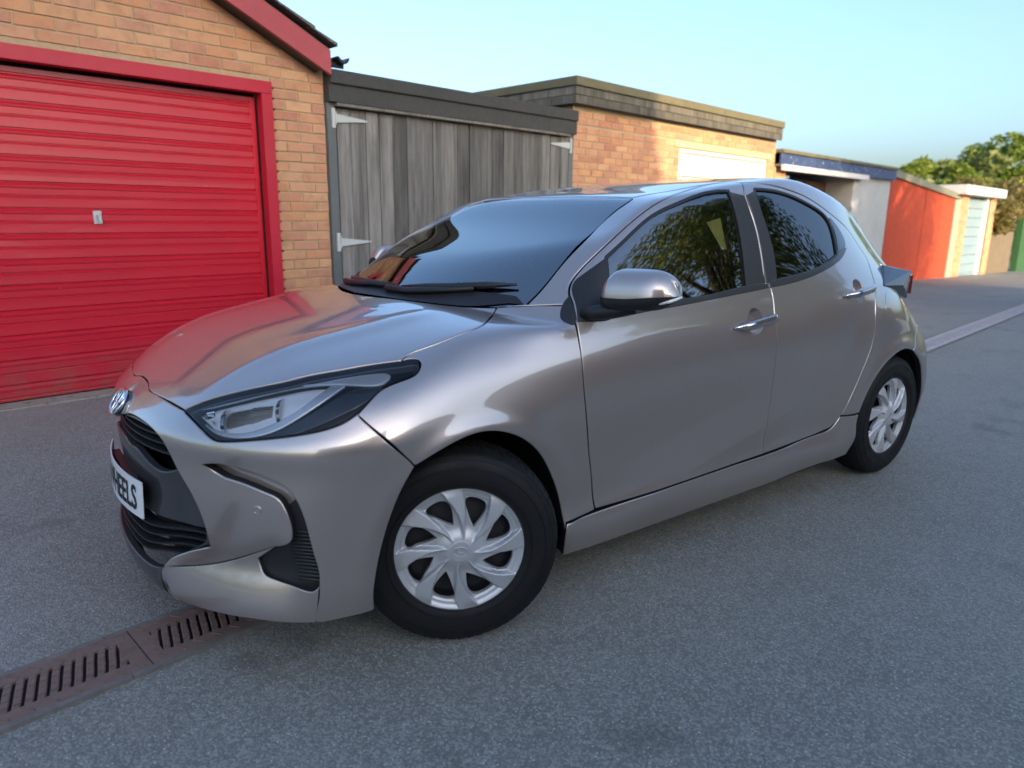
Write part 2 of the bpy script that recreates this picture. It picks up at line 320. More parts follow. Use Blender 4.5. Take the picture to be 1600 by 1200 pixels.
m = MB(); m.box(.2, 3.15, FY-.11, FY+.08, .0, .088); tag(m.build('concrete_threshold', CONC, None, bevel=.01), 'weathered concrete strip along the foot of the red door', 'threshold')
# ---- 2: flat garage with grey timber gates
g2 = tag(empty('flat_garage', (0, 0, 0)), 'low flat-roofed garage with dark felt fascia above grey plank gates', 'garage')
WX0, WX1 = 3.185, 6.205
m = MB(); m.box(WX0, WX1, FY-.10, 10.4, 2.285, 2.392); m.build('roof_edge', FELT, g2, bevel=.012)
m = MB(); m.box(WX0, WX1, FY-.075, FY+.02, 2.150, 2.300); m.build('fascia_board', FELT, g2, bevel=.006)
m = MB(); m.box(WX0+.06, WX1-.12, FY-.09, FY-.02, 2.122, 2.146); m.build('drip_batten', OLDBOARD, g2, bevel=.003)
for a, b in ((WX0, WX0+.075), (WX1-.075, WX1)): m = MB(); m.box(a, b, FY-.03, FY+.09, .02, 2.150); m.build('gate_post', paint_mat('grey_post', (.13, .145, .15), .7, grime=.4), g2, bevel=.004)
m = MB(); m.box(WX0, WX1, FY+.10, FY+.14, .03, 2.2); m.build('dark_inside', PIT, g2)
def tee_hinge(parent, x, z, s):
    m = MB(); m.box(x-.016, x+.016, FY-.042, FY-.028, z-.075, z+.075); m.prism([(x+s*.020, z-.034), (x+s*.020, z+.034), (x+s*.30, z+.008), (x+s*.33, z), (x+s*.30, z-.008)], FY-.040, FY-.030, 1); m.tube([(x+s*.016, FY-.044, z-.05), (x+s*.016, FY-.044, z+.05)], .007, 8)
    return m.build('strap_hinge', GALV, parent, bevel=.0015)
for side, (a, b) in enumerate(((WX0+.082, 4.690), (4.698, WX1-.082))):
    lf = tag(empty('gate_leaf', (0, 0, 0)), ('left leaf of grey weathered plank gate, next to the red door garage', 'right leaf of grey weathered plank gate, next to the orange brick garage')[side], 'gate')
    x = a
    while x < b-.03:
        w = min(rng.uniform(.128, .152), b-x)
        if b-x-w < .05: w = b-x
        o = MB().box(-w/2+.0025, w/2-.0025, 0, .022, 0, 2.045).build('plank', OLDWOOD, lf, bevel=.003); o.location = (x+w/2, FY-.028+rng.uniform(-.004, .004), .072+rng.uniform(-.006, .006)); o.rotation_euler = (0, rng.uniform(-.002, .002), rng.uniform(-.012, .012)); x += w
    for zz in (.35, 1.06, 2.00): m = MB(); m.box(a+.01, b-.01, FY-.004, FY+.03, zz-.05, zz+.05); m.build('ledge', OLDWOOD, lf)
    for zz in (.38, 1.06, 2.035): tee_hinge(lf, a-.030 if side == 0 else b+.030, zz, 1 if side == 0 else -1)
# ---- 3: brick garage with weathered fascia and white door
g3 = tag(empty('brick_garage', (0, 0, 0)), 'sunlit orange brick flat-roofed garage with weathered board fascia', 'garage')
BX0, BX1 = 6.225, 11.09
m = MB(); m.prism([(BX0, -.05), (8.36, -.05), (8.36, 2.18), (10.84, 2.18), (10.84, -.05), (BX1, -.05), (BX1, 2.52), (BX0, 2.52)], FY+.006, FY+.22, 1); m.build('mortar_wall', MORTAR, g3)
m = MB(); m.box(BX0, BX0+.2, FY+.22, 10.4, -.05, 2.5); m.build('flank_wall', BRICK_I, g3); m = MB(); m.box(BX1-.2, BX1, FY+.22, 10.4, -.05, 2.5); m.build('flank_wall', BRICK_I, g3)
brickwork(g3, BX0, 8.356, .0, 2.175, FY, None, 150, lambda x, z: z > 1.3)
brickwork(g3, 10.846, BX1, .0, 2.175, FY, None, 20, lambda x, z: z > 1.7)
brickwork(g3, BX0, 8.236, 2.175, 2.265, FY, None, 30)
brickwork(g3, BX0, BX1, 2.265, 2.475, FY, None, 100)
m = MB(); m.box(8.24, 10.95, FY-.008, FY+.10, 2.182, 2.262); m.build('lintel', paint_mat('pale_lintel', (.52, .44, .27), .8, grime=.3, coat=0), g3, bevel=.004)
m = MB(); m.box(BX0-.11, BX1-.03, FY-.13, 10.5, 2.640, 2.735); m.build('felt_edge', MOSSFELT, g3, bevel=.01)
for a, b in ((2.555, 2.636), (2.465, 2.551)): m = MB(); m.box(BX0-.09, BX1-.04, FY-.105, FY-.08, a, b); m.build('fascia_board', OLDBOARD, g3, bevel=.003); m = MB(); m.box(BX0-.09, BX0-.065, FY-.078, 10.4, a, b); m.build('fascia_board', OLDBOARD, g3, bevel=.003)
WHITEDOOR = paint_mat('white_door_paint', (.56, .56, .55), .5, grime=.15)
wd = tag(empty('white_garage_door', (0, 0, 0)), 'white panelled garage door in the orange brick garage', 'garage door')
for k in range(7): m = MB(); m.box(8.40, 10.80, FY+.05, FY+.08, 2.125-.30*(k+1)+.008, 2.125-.30*k); m.build('door_panel', WHITEDOOR, wd, bevel=.006)
for b in ((8.362, 10.838, 2.128, 2.178), (8.362, 8.398, 0, 2.127), (10.802, 10.838, 0, 2.127)): m = MB(); m.box(b[0], b[1], FY+.02, FY+.09, b[2], b[3]); m.build('door_frame', WHITEP, wd, bevel=.004)
# ---- 4: white rendered garage with peeling blue fascia
g4 = tag(empty('rendered_garage', (0, 0, 0)), 'white rendered garage with peeling blue fascia and brown door', 'garage')
RENDER = paint_mat('white_render', (.46, .47, .47), .9, wear=.02, wcol=(.45, .44, .41), grime=.4, scale=2, coat=0); BLUE = paint_mat('peeling_blue_paint', (.040, .070, .17), .6, wear=.03, wcol=(.55, .54, .50), grime=.3, scale=2.2)
m = MB(); m.box(14.44, 16.46, FY, FY+.22, -.3, 2.10); m.box(14.44, 14.66, FY+.22, FY+1.0, -.3, 2.10); m.box(16.24, 16.46, FY+.22, 10.4, -.3, 2.1); m.build('rendered_wall', RENDER, g4)
m = MB(); m.box(11.10, 11.50, FY, FY+.22, -.1, 2.10); m.build('mortar_pier', MORTAR, g4); brickwork(g4, 11.10, 11.50, 1.2, 2.08, FY-.004, None, 60)
m = MB(); m.box(11.10, 16.46, FY-.10, FY-.07, 2.095, 2.290); m.build('blue_fascia', BLUE, g4, bevel=.004); m = MB(); m.box(11.10, 16.46, FY-.13, 10.4, 2.294, 2.350); m.build('felt_edge', MOSSFELT, g4, bevel=.01)
m = MB(); m.box(11.10, 14.75, FY-.16, FY-.105, 2.030, 2.120); m.build('white_batten', WHITEP, g4, bevel=.005); m = MB(); m.box(11.10, 16.40, FY-.07, FY+1.0, 2.10, 2.13); m.build('soffit', OLDBOARD, g4)
BROWN = paint_mat('brown_door_paint', (.17, .085, .055), .6, grime=.3)
for k in range(13): m = MB(); m.box(11.50, 14.44, FY+.52, FY+.55, 1.99-.155*(k+1)+.006, 1.99-.155*k); m.build('door_slat', BROWN, g4, bevel=.004)
# ---- 5: red shed with a falling roof edge
g5 = tag(empty('red_shed', (0, 0, 0)), 'red painted shed wall with sloping grey-green coping', 'shed')
SHED = paint_mat('orange_red_wash', (.44, .060, .022), .85, grime=.25, scale=1.3, coat=0); x = 16.475
m = MB(); m.box(16.475, 21.50, FY+.03, FY+.12, -.5, 1.6); m.build('shed_back', SHED, g5)
while x < 21.48:
    w = min(.84, 21.5-x); zt = 2.175-(x-16.475)*.066; zt2 = 2.175-(x+w-16.475)*.066; m = MB(); m.prism([(x+.004, -.5), (x+w-.004, -.5), (x+w-.004, zt2), (x+.004, zt)], FY+rng.uniform(-.008, .004), FY+.10, 1); m.build('wall_panel', SHED, g5, bevel=.004); x += w
m = MB(); m.prism([(16.475, 2.178), (21.7, 1.833), (21.7, 1.985), (16.475, 2.330)], FY-.07, FY+2.2, 1); m.build('coping', paint_mat('lichened_coping', (.23, .225, .16), .9, wear=.05, wcol=(.14, .15, .12), grime=.4, coat=0), g5, bevel=.01)
m = MB(); m.box(21.505, 22.0, FY-.02, FY+2.2, -.6, 1.86); tag(m.build('cream_pier', paint_mat('cream_render', (.40, .36, .27), .9, grime=.4, coat=0), None, bevel=.01), 'narrow cream rendered pier between red shed and brick door pier', 'pier')
# ---- 6: small brick store with blue door and white canopy
g6 = tag(empty('brick_store', (0, 0, 0)), 'small orange brick store with pale blue door under white canopy', 'store')
m = MB(); m.box(22.02, 22.80, FY, FY+.3, -.6, 1.97); m.build('mortar_pier', MORTAR, g6); m = MB(); m.box(25.22, 25.88, FY, FY+.3, -.6, 1.97); m.build('mortar_pier', MORTAR, g6)
m = MB()
for a, b in ((22.02, 22.80), (25.22, 25.88)):
    z = -.4; r = 0
    while z < 1.93:
        xx = a-(.11 if r % 2 else 0)
        while xx < b:
            p, q = max(a, xx), min(b, xx+.215); xx += .225
            if q-p > .04: m.box(p, q, FY-.012, FY+.02, z, z+.065)
        z += .075; r += 1
o = m.build('pier_bricks', BRICK_I, g6); o['kind'] = 'stuff'
for k in range(9): m = MB(); m.box(22.86, 25.16, FY+.10, FY+.13, 1.90-.26*(k+1)+.01, 1.90-.26*k); m.build('door_board', paint_mat('pale_blue_paint', (.22, .31, .36), .6, grime=.3) if k == 0 else bpy.data.materials['pale_blue_paint'], g6, bevel=.006)
m = MB(); m.box(24.98, 25.20, FY+.03, FY+.12, -.5, 1.95); m.build('door_frame', WHITEP, g6, bevel=.005); m = MB(); m.box(21.30, 25.70, FY-.28, FY+3, 1.965, 2.200); m.build('canopy', WHITEP, g6, bevel=.012)
# ---- 7: dark boarded wall under ivy, green door beyond
m = MB(); m.box(25.90, 29.6, FY+.1, FY+.3, -.8, 1.75); g7 = tag(m.build('boarded_wall', paint_mat('brown_boards', (.16, .125, .085), .9, grime=.5, coat=0), None), 'brown boarded wall beneath overhanging ivy', 'wall')
m = MB(); m.box(30.4, 34, FY, FY+.2, -.8, 1.55); tag(m.build('green_door', paint_mat('green_paint', (.03, .10, .03), .6, grime=.3), None, bevel=.01), 'bright green timber door at the far end of the alley', 'door')
# ---- leaves
def leaf_mat(name, a, b, c):
    m = bpy.data.materials.new(name); m.use_nodes = True; t = m.node_tree; p = t.nodes['Principled BSDF']; o = t.nodes['Material Output']; g = t.nodes.new('ShaderNodeNewGeometry'); r = t.nodes.new('ShaderNodeValToRGB'); e = r.color_ramp.elements; e.new(.5)
    for k, (q, cc) in enumerate(((0, a), (.5, b), (1, c))): e[k].position = q; e[k].color = (*cc, 1)
    t.links.new(g.outputs['Random Per Island'], r.inputs[0]); t.links.new(r.outputs[0], p.inputs['Base Color']); p.inputs['Roughness'].default_value = .5; tl = t.nodes.new('ShaderNodeBsdfTranslucent'); mx = t.nodes.new('ShaderNodeMixShader'); mx.inputs[0].default_value = .5
    t.links.new(r.outputs[0], tl.inputs[0]); t.links.new(p.outputs[0], mx.inputs[1]); t.links.new(tl.outputs[0], mx.inputs[2]); t.links.new(mx.outputs[0], o.inputs[0]); return m
LEAF_A = leaf_mat('broad_leaves', (.05, .085, .015), (.11, .15, .025), (.24, .24, .05)); LEAF_B = leaf_mat('bright_leaves', (.08, .14, .02), (.16, .24, .035), (.30, .33, .05)); LEAF_C = leaf_mat('dull_leaves', (.09, .13, .04), (.15, .20, .055), (.24, .26, .07)); LEAF_D = leaf_mat('ivy_leaves', (.12, .12, .03), (.20, .17, .05), (.26, .20, .07))
BARK = paint_mat('bark', (.075, .06, .045), .95, grime=.5, scale=6, coat=0)
def leaves(centres, rad, n, size, flat=.75):
    """n leaf quads scattered round the clump centres"""
    cc = np.array(centres); k = nrg.integers(0, len(cc), n); d = nrg.normal(size=(n, 3)); d /= np.linalg.norm(d, axis=1, keepdims=True); r = np.asarray(rad)[k]*nrg.uniform(.35, 1.0, n)**.5
    P = cc[k]+d*r[:, None]*np.array([1, 1, flat]); a = nrg.normal(size=(n, 3)); a[:, 2] *= .5; a /= np.linalg.norm(a, axis=1, keepdims=True); b = np.cross(a, nrg.normal(size=(n, 3))); b /= np.linalg.norm(b, axis=1, keepdims=True); s = size*nrg.uniform(.6, 1.25, n)[:, None]
    V = np.stack([P-a*s, P-b*s*.42+a*s*.1, P+a*s, P+b*s*.42+a*s*.1], 1).reshape(-1, 3); F = np.arange(4*n).reshape(n, 4); return V, F
def tree(label, x, y, z0, h, rad, lm, n, size, group=None, low=.35, clumps=26, name='tree'):
    t = tag(empty(name, (x, y, z0)), label, 'tree', group); m = MB(); m.tube([(0, 0, -.2), (.05, .02, h*.25), (-.06, .05, h*.5), (.04, -.03, h*.8)], [h*.035, h*.028, h*.018, h*.006], 10)
    cs = []; rs = []
    for k in range(clumps):
        u = nrg.uniform(low, 1); a = nrg.uniform(0, 2*math.pi); q = rad*math.sin(math.pi*min(1, (1-u)/(1-low)*.85+.13))*nrg.uniform(.45, 1.0); c = (q*math.cos(a), q*math.sin(a), h*u*.95); cs.append(c); rs.append(rad*nrg.uniform(.20, .40))
        if k % 2 == 0: m.tube([(0, 0, h*max(.2, u*.6)), (c[0]*.5, c[1]*.5, h*u*.75), c], [h*.010, h*.006, h*.002], 6)
    m.build('trunk', BARK, t, smooth=True); V, F = leaves(cs, rs, n, size); mesh_obj('crown', V, F, lm, t); return t
tree('tallest tree at the right edge, beyond the ivy', 73.5, 14.6, -1.4, 9.2, 4.4, LEAF_B, 9000, .30, 'trees beyond the garages')
tree('rounded darker green tree left of the tallest tree', 62, 15, -1.2, 7.2, 3.4, LEAF_C, 7000, .28, 'trees beyond the garages')
tree('bright yellow-green tree above the white canopy', 52, 14, -.9, 6.1, 3.0, LEAF_B, 7000, .24, 'trees beyond the garages')
tree('small pale green tree rising behind the red shed', 44.5, 14.2, -.6, 4.6, 1.9, LEAF_B, 4500, .18, 'trees beyond the garages')
tree('low dull green tree between the two brighter trees', 47.8, 16, -.6, 4.6, 2.2, LEAF_C, 4500, .20, 'trees beyond the garages')
cs = [(26.2+nrg.uniform(0, 5.5), FY+nrg.uniform(-.15, 1.8), 1.75+nrg.uniform(-.3, .75)) for _ in range(46)]+[(26.0+nrg.uniform(0, .9), FY-.05, 1.15+nrg.uniform(0, .6)) for _ in range(10)]
V, F = leaves(cs, [.38]*len(cs), 9000, .085); o = mesh_obj('ivy', V, F, LEAF_D); tag(o, 'yellowish ivy tumbling over the brown boarded wall', 'ivy')
cs = [(34+nrg.uniform(0, 50), 8+nrg.uniform(0, 8), nrg.uniform(-.5, 2.6)) for _ in range(160)]+[(85+nrg.uniform(-3, 6), nrg.uniform(-70, 12), nrg.uniform(-1, 4.5)) for _ in range(170)]+[(-38+nrg.uniform(-4, 3), nrg.uniform(-30, 60), nrg.uniform(0, 4.5)) for _ in range(170)]; V, F = leaves(cs, [1.3]*160+[2.0]*340, 42000, .24); tag(mesh_obj('far_shrubs', V, F, LEAF_C), 'far-off belt of shrubs beyond the garages', 'shrubs', kind='stuff')
# ---- the other side of the alley, behind the camera: garages, a house added for its shadow, and a tree that shade the foreground and show in the car
OY = -4.5
GREYDOOR = paint_mat('grey_garage_door', (.20, .19, .18), .6); DKBRICK = brick_mat('brown_brick', [(.20, .10, .07), (.26, .14, .09), (.17, .085, .06)], True)
for k, (a, b, hgt, lab) in enumerate(((-9.5, -4.9, 2.15, 'flat brick garage opposite, far left behind the camera'), (-4.8, .4, 2.25, 'flat brick garage opposite, directly behind the camera'), (.5, 5.1, 2.12, 'flat brick garage opposite the grey plank gates'), (5.2, 9.3, 2.20, 'flat brick garage opposite the orange brick garage'), (9.4, 14.6, 2.12, 'flat brick garage opposite the blue fascia'))):
    g = tag(empty('opposite_garage', (0, 0, 0)), lab, 'garage', 'garages on the other side of the alley'); m = MB(); m.box(a, b, OY-5, OY, -.05, hgt-.2); m.build('wall', DKBRICK, g); m = MB(); m.box(a-.05, b+.05, OY-5.1, OY+.10, hgt-.2, hgt); m.build('roof_edge', FELT, g, bevel=.01)
    m = MB(); m.box(a+.9, b-.9, OY-.0, OY+.03, .0, 1.85); d = m.build('garage_door', GREYDOOR if k != 2 else paint_mat('cream_garage_door', (.42, .40, .34), .6), g)
    for q in range(10): m = MB(); m.box(a+.92, b-.92, OY+.03, OY+.045, .10+q*.165, .22+q*.165); m.build('door_rib', d.data.materials[0], d)
hs = tag(empty('shadow_house', (0, 0, 0)), 'unseen two-storey brick house added behind the opposite garages for its shadow', 'house'); m = MB(); m.box(-17, -1.1, -17, -9.2, 0, 6.0); m.build('wall', DKBRICK, hs); m = MB(); m.prism([(-17.3, 5.9), (-8.7, 5.9), (-13.0, 9.4)], -17.3, -.9, 0); m.build('roof', TILE, hs)
for q in range(3):
    for zz in (1.0, 3.9): m = MB(); m.box(-13.4+q*4, -11.9+q*4, -9.2, -9.15, zz, zz+1.3); m.build('window', WHITEP, hs)
nrg = np.random.default_rng(21); tree('broad leafy tree behind the opposite garages, mirrored in the side windows', 11.5, -6.5, 0, 9.4, 3.7, LEAF_A, 60000, .075, low=.20, clumps=95)
# ------------------------------------------------------------------ car body: one smooth master surface
# car coordinates: x runs back from the front axle, y to the car's left (near side), z up, metres
def spl(xs, ys, q):
    """natural cubic spline through (xs, ys), linear beyond the ends"""
    xs = np.asarray(xs, float); ys = np.asarray(ys, float); n = len(xs); h = np.diff(xs)
    A = np.zeros((n, n)); r = np.zeros(n); A[0, 0] = A[-1, -1] = 1
    for i in range(1, n-1):
        A[i, i-1] = h[i-1]; A[i, i] = 2*(h[i-1]+h[i]); A[i, i+1] = h[i]
        r[i] = 6*((ys[i+1]-ys[i])/h[i]-(ys[i]-ys[i-1])/h[i-1])
    m = np.linalg.solve(A, r); q = np.asarray(q, float)
    k = np.clip(np.searchsorted(xs, q)-1, 0, n-2); t = np.clip(q, xs[0], xs[-1])
    a = xs[k+1]-t; b = t-xs[k]; H = h[k]
    v = (m[k]*a**3+m[k+1]*b**3)/(6*H)+(ys[k]/H-m[k]*H/6)*a+(ys[k+1]/H-m[k+1]*H/6)*b
    s0 = (ys[1]-ys[0])/h[0]-h[0]*m[1]/6; s1 = (ys[-1]-ys[-2])/h[-1]+h[-1]*m[-2]/6
    return v+np.where(q < xs[0], (q-xs[0])*s0, 0)+np.where(q > xs[-1], (q-xs[-1])*s1, 0)

class Tab1:
    def __init__(s, xs, ys, n=600, pad=.3):
        s.a = xs[0]-pad; s.b = xs[-1]+pad; s.n = n; s.v = spl(xs, ys, np.linspace(s.a, s.b, n))
    def __call__(s, q):
        t = np.clip((q-s.a)/(s.b-s.a)*(s.n-1), 1, s.n-2.001); i = t.astype(int); f = t-i; v = s.v
        p0, p1, p2, p3 = v[i-1], v[i], v[i+1], v[np.minimum(i+2, s.n-1)]
        return p1+.5*f*(p2-p0+f*(2*p0-5*p1+4*p2-p3+f*(3*(p1-p2)+p3-p0)))

class Tab2:
    """rows: one list per x station of values at the z levels"""
    def __init__(s, xs, zs, rows, nx=360, nz=260):
        s.xa, s.xb, s.za, s.zb = xs[0]-.2, xs[-1]+.2, zs[0]-.1, zs[-1]+.1; s.nx, s.nz = nx, nz
        gz = np.linspace(s.za, s.zb, nz); gx = np.linspace(s.xa, s.xb, nx)
        R = np.array([spl(zs, r, gz) for r in rows]); s.v = np.array([spl(xs, R[:, j], gx) for j in range(nz)]).T.copy()
    def __call__(s, x, z):
        tx = np.clip((x-s.xa)/(s.xb-s.xa)*(s.nx-1), 1, s.nx-2.001); tz = np.clip((z-s.za)/(s.zb-s.za)*(s.nz-1), 1, s.nz-2.001)
        i = tx.astype(int); j = tz.astype(int); f = tx-i; g = tz-j
        def w(f): return (-.5*f+f*f-.5*f**3, 1-2.5*f*f+1.5*f**3, .5*f+2*f*f-1.5*f**3, -.5*f*f+.5*f**3)
        wx, wz = w(f), w(g); o = 0
        for a in range(4):
            ii = np.minimum(i+a-1, s.nx-1); c = 0
            for b in range(4): c = c+wz[b]*s.v[ii, np.minimum(j+b-1, s.nz-1)]
            o = o+wx[a]*c
        return o

def smax(a, b, k):
    h = np.maximum(k-np.abs(a-b), 0)/k
    return np.maximum(a, b)+h*h*h*k/6
def smin(a, b, k): return -smax(-a, -b, k)
def sstep(t): t = np.clip(t, 0, 1); return t*t*(3-2*t)

_zs = [.12, .20, .27, .33, .42, .52, .62, .70, .78, .86, .93, 1.0, 1.08, 1.2, 1.3, 1.4, 1.52]
_W = Tab2([-.85, -.40, 0, .40, .80, 1.2, 1.6, 2.0, 2.3, 2.6, 2.85, 3.15], _zs, [
  [0.800, 0.820, 0.832, 0.838, 0.842, 0.846, 0.850, 0.845, 0.830, 0.810, 0.790, 0.780, 0.735, 0.670, 0.610, 0.545, 0.460],
  [0.800, 0.825, 0.838, 0.842, 0.848, 0.855, 0.864, 0.866, 0.850, 0.826, 0.795, 0.785, 0.735, 0.670, 0.610, 0.545, 0.460],
  [0.800, 0.828, 0.845, 0.843, 0.848, 0.856, 0.868, 0.871, 0.853, 0.826, 0.797, 0.785, 0.740, 0.670, 0.610, 0.545, 0.460],
  [0.800, 0.839, 0.850, 0.837, 0.838, 0.846, 0.860, 0.866, 0.861, 0.847, 0.824, 0.798, 0.754, 0.684, 0.625, 0.560, 0.471],
  [0.800, 0.839, 0.850, 0.837, 0.833, 0.840, 0.854, 0.864, 0.866, 0.857, 0.841, 0.812, 0.774, 0.714, 0.661, 0.605, 0.531],
  [0.800, 0.839, 0.850, 0.837, 0.832, 0.839, 0.853, 0.863, 0.866, 0.860, 0.845, 0.819, 0.785, 0.732, 0.685, 0.636, 0.565],
  [0.800, 0.839, 0.850, 0.837, 0.834, 0.842, 0.856, 0.866, 0.869, 0.864, 0.850, 0.824, 0.789, 0.734, 0.687, 0.637, 0.562],
  [0.800, 0.839, 0.850, 0.837, 0.842, 0.850, 0.862, 0.870, 0.873, 0.870, 0.857, 0.830, 0.787, 0.720, 0.665, 0.606, 0.533],
  [0.800, 0.829, 0.845, 0.844, 0.849, 0.856, 0.861, 0.863, 0.860, 0.855, 0.837, 0.799, 0.743, 0.664, 0.604, 0.544, 0.463],
  [0.800, 0.829, 0.840, 0.847, 0.855, 0.859, 0.859, 0.852, 0.840, 0.816, 0.778, 0.724, 0.651, 0.556, 0.491, 0.450, 0.390],
  [0.800, 0.822, 0.827, 0.833, 0.840, 0.842, 0.833, 0.808, 0.767, 0.701, 0.662, 0.622, 0.559, 0.469, 0.417, 0.383, 0.339],
  [0.779, 0.806, 0.814, 0.821, 0.826, 0.825, 0.816, 0.795, 0.761, 0.710, 0.655, 0.597, 0.537, 0.458, 0.405, 0.363, 0.302]])
_X0 = Tab1([.10, .16, .20, .25, .35, .45, .55, .63, .70, .75, .79, .83, .88], [-0.7156, -0.7792, -0.7959, -0.8137, -0.8206, -0.8151, -0.8044, -0.7954, -0.7880, -0.7480, -0.7170, -0.6754, -0.5973])
_XR = Tab1([.12, .2, .3, .42, .55, .65, .72, .80, .88, .95, 1.02, 1.1, 1.2, 1.3, 1.4], [2.9905, 3.0504, 3.0818, 3.0992, 3.0976, 3.0781, 3.0425, 3.0095, 2.9888, 2.9864, 2.9737, 2.9427, 2.8873, 2.8346, 2.7849])
_HH = Tab1([-.85, -.75, -.65, -.5, -.3, -.1, .1, .3, .6, 1.2, 2, 2.6, 3.1], [0.6950, 0.7619, 0.8130, 0.8885, 0.9457, 0.9805, 1.0081, 1.0146, 1.0269, 1.0800, 1.1000, 1.0800, 1.0000])
_HR = Tab1([.5, .75, .9, 1.1, 1.35, 1.6, 1.9, 2.2, 2.5, 2.8, 3.0], [1.1861, 1.2780, 1.3527, 1.3944, 1.4333, 1.4591, 1.4772, 1.4389, 1.3777, 1.3092, 1.2638])
_WS = Tab1([.9, 1.0, 1.1, 1.2, 1.3, 1.4, 1.5], [-0.0594, 0.0971, 0.2566, 0.4414, 0.6432, 0.8571, 1.0900])
KP = [0.0130, 0.0040, 0.0550, 0.0654, -0.0054, 0.0335, -0.0426]
def flare(x, z, cx, r0):
    d = np.hypot(x-cx, z-.31)-r0
    return .010*np.exp(-((d-.012)/.035)**2)*sstep((z-.18)/.12)
def side_w(x, z):
    w = _W(x, z)
    w = w+flare(x, z, .01, .365)+flare(x, z, 2.56, .365)
    zc = .315+(x-.80)*.215                                   # rising crease low on the doors
    t = z-zc; a = .019*sstep((x-.45)/.45)*sstep((1.95-x)/.5)
    w = w+a*np.maximum(0, 1-np.sqrt((t/np.where(t > 0, .17, .11))**2+.004))
    d = np.hypot(x-2.56, (z-.36)*.92)                         # swelling rear haunch with a soft arc edge in the rear door
    w = w+.011*(sstep((.64-d)/.13)-1)*sstep((x-1.55)/.25)*sstep((1.0-z)/.15)*sstep((2.5-x)/.2)
    return w
def hood_z(x, y):
    e = np.clip(y/.72, 0, 1.3)
    z = _HH(x)-(KP[3]+KP[4]*sstep((x+.35)/.5))*e**2-(KP[5]+KP[6]*sstep((x+.35)/.5))*e**4
    z = z+.006*np.exp(-((y-.44-.10*(x+.3))/.05)**2)*sstep((x+.75)/.2)*sstep((.15-x)/.2)   # soft crease along the bonnet
    return z
def ws_x(y, z):
    return _WS(z)+(.50-.28*sstep((z-1.0)/.45))*y**2+.10*y**4
def front_x(y, z): return _X0(z)+.33*y**2+.33*y**4-(.030*np.exp(-((z-.205)/.065)**2)-.012*np.exp(-((z-.36)/.045)**2))*sstep((y-.30)/.14)*sstep((.84-y)/.12)
def rear_x(y, z): return _XR(z)-.10*y**2-.14*y**4
def body(x, y, z):
    y = np.abs(y)
    a = y-side_w(x, z)
    b = front_x(y, z)-x
    c = x-rear_x(y, z)
    s = smax(smax(a, b, .16), c, .13)
    roof = z-(_HR(x)-KP[0]*(y/.6)**2-KP[1]*(y/.6)**6)
    top = smin(z-hood_z(x, y), smax(ws_x(y, z)-x, roof, .05), .03)
    k = .13-.075*sstep((x-.12)/.2)+(KP[2]-.055)*sstep((x-.75)/.35)
    return smax(s, top, k)
def grad(P, e=.0015):
    g = np.empty_like(P)
    for k in range(3):
        d = np.zeros(3); d[k] = e
        A = P+d; B = P-d
        g[:, k] = body(A[:, 0], A[:, 1], A[:, 2])-body(B[:, 0], B[:, 1], B[:, 2])
    return g/np.maximum(np.linalg.norm(g, axis=1, keepdims=True), 1e-9)
def hit(O, D, t0, t1, n=70):
    """first crossing of the body along O + t D, t from t0 to t1"""
    O = np.atleast_2d(np.asarray(O, float)); D = np.asarray(D, float)
    if D.ndim == 1: D = np.repeat(D[None], len(O), 0)
    ts = np.linspace(t0, t1, n); lo = np.full(len(O), np.nan); hi = np.full(len(O), np.nan)
    todo = np.ones(len(O), bool)
    for i in range(1, n):
        k = np.where(todo)[0]
        if len(k) == 0: break
        P = O[k]+D[k]*ts[i]; v = body(P[:, 0], P[:, 1], P[:, 2]) < 0
        kk = k[v]; lo[kk] = ts[i-1]; hi[kk] = ts[i]; todo[kk] = False
    for _ in range(22):
        m = (lo+hi)/2; P = O+D*m[:, None]; P = np.nan_to_num(P); v = body(P[:, 0], P[:, 1], P[:, 2]) < 0
        hi = np.where(v, m, hi); lo = np.where(v, lo, m)
    return O+D*((lo+hi)/2)[:, None]
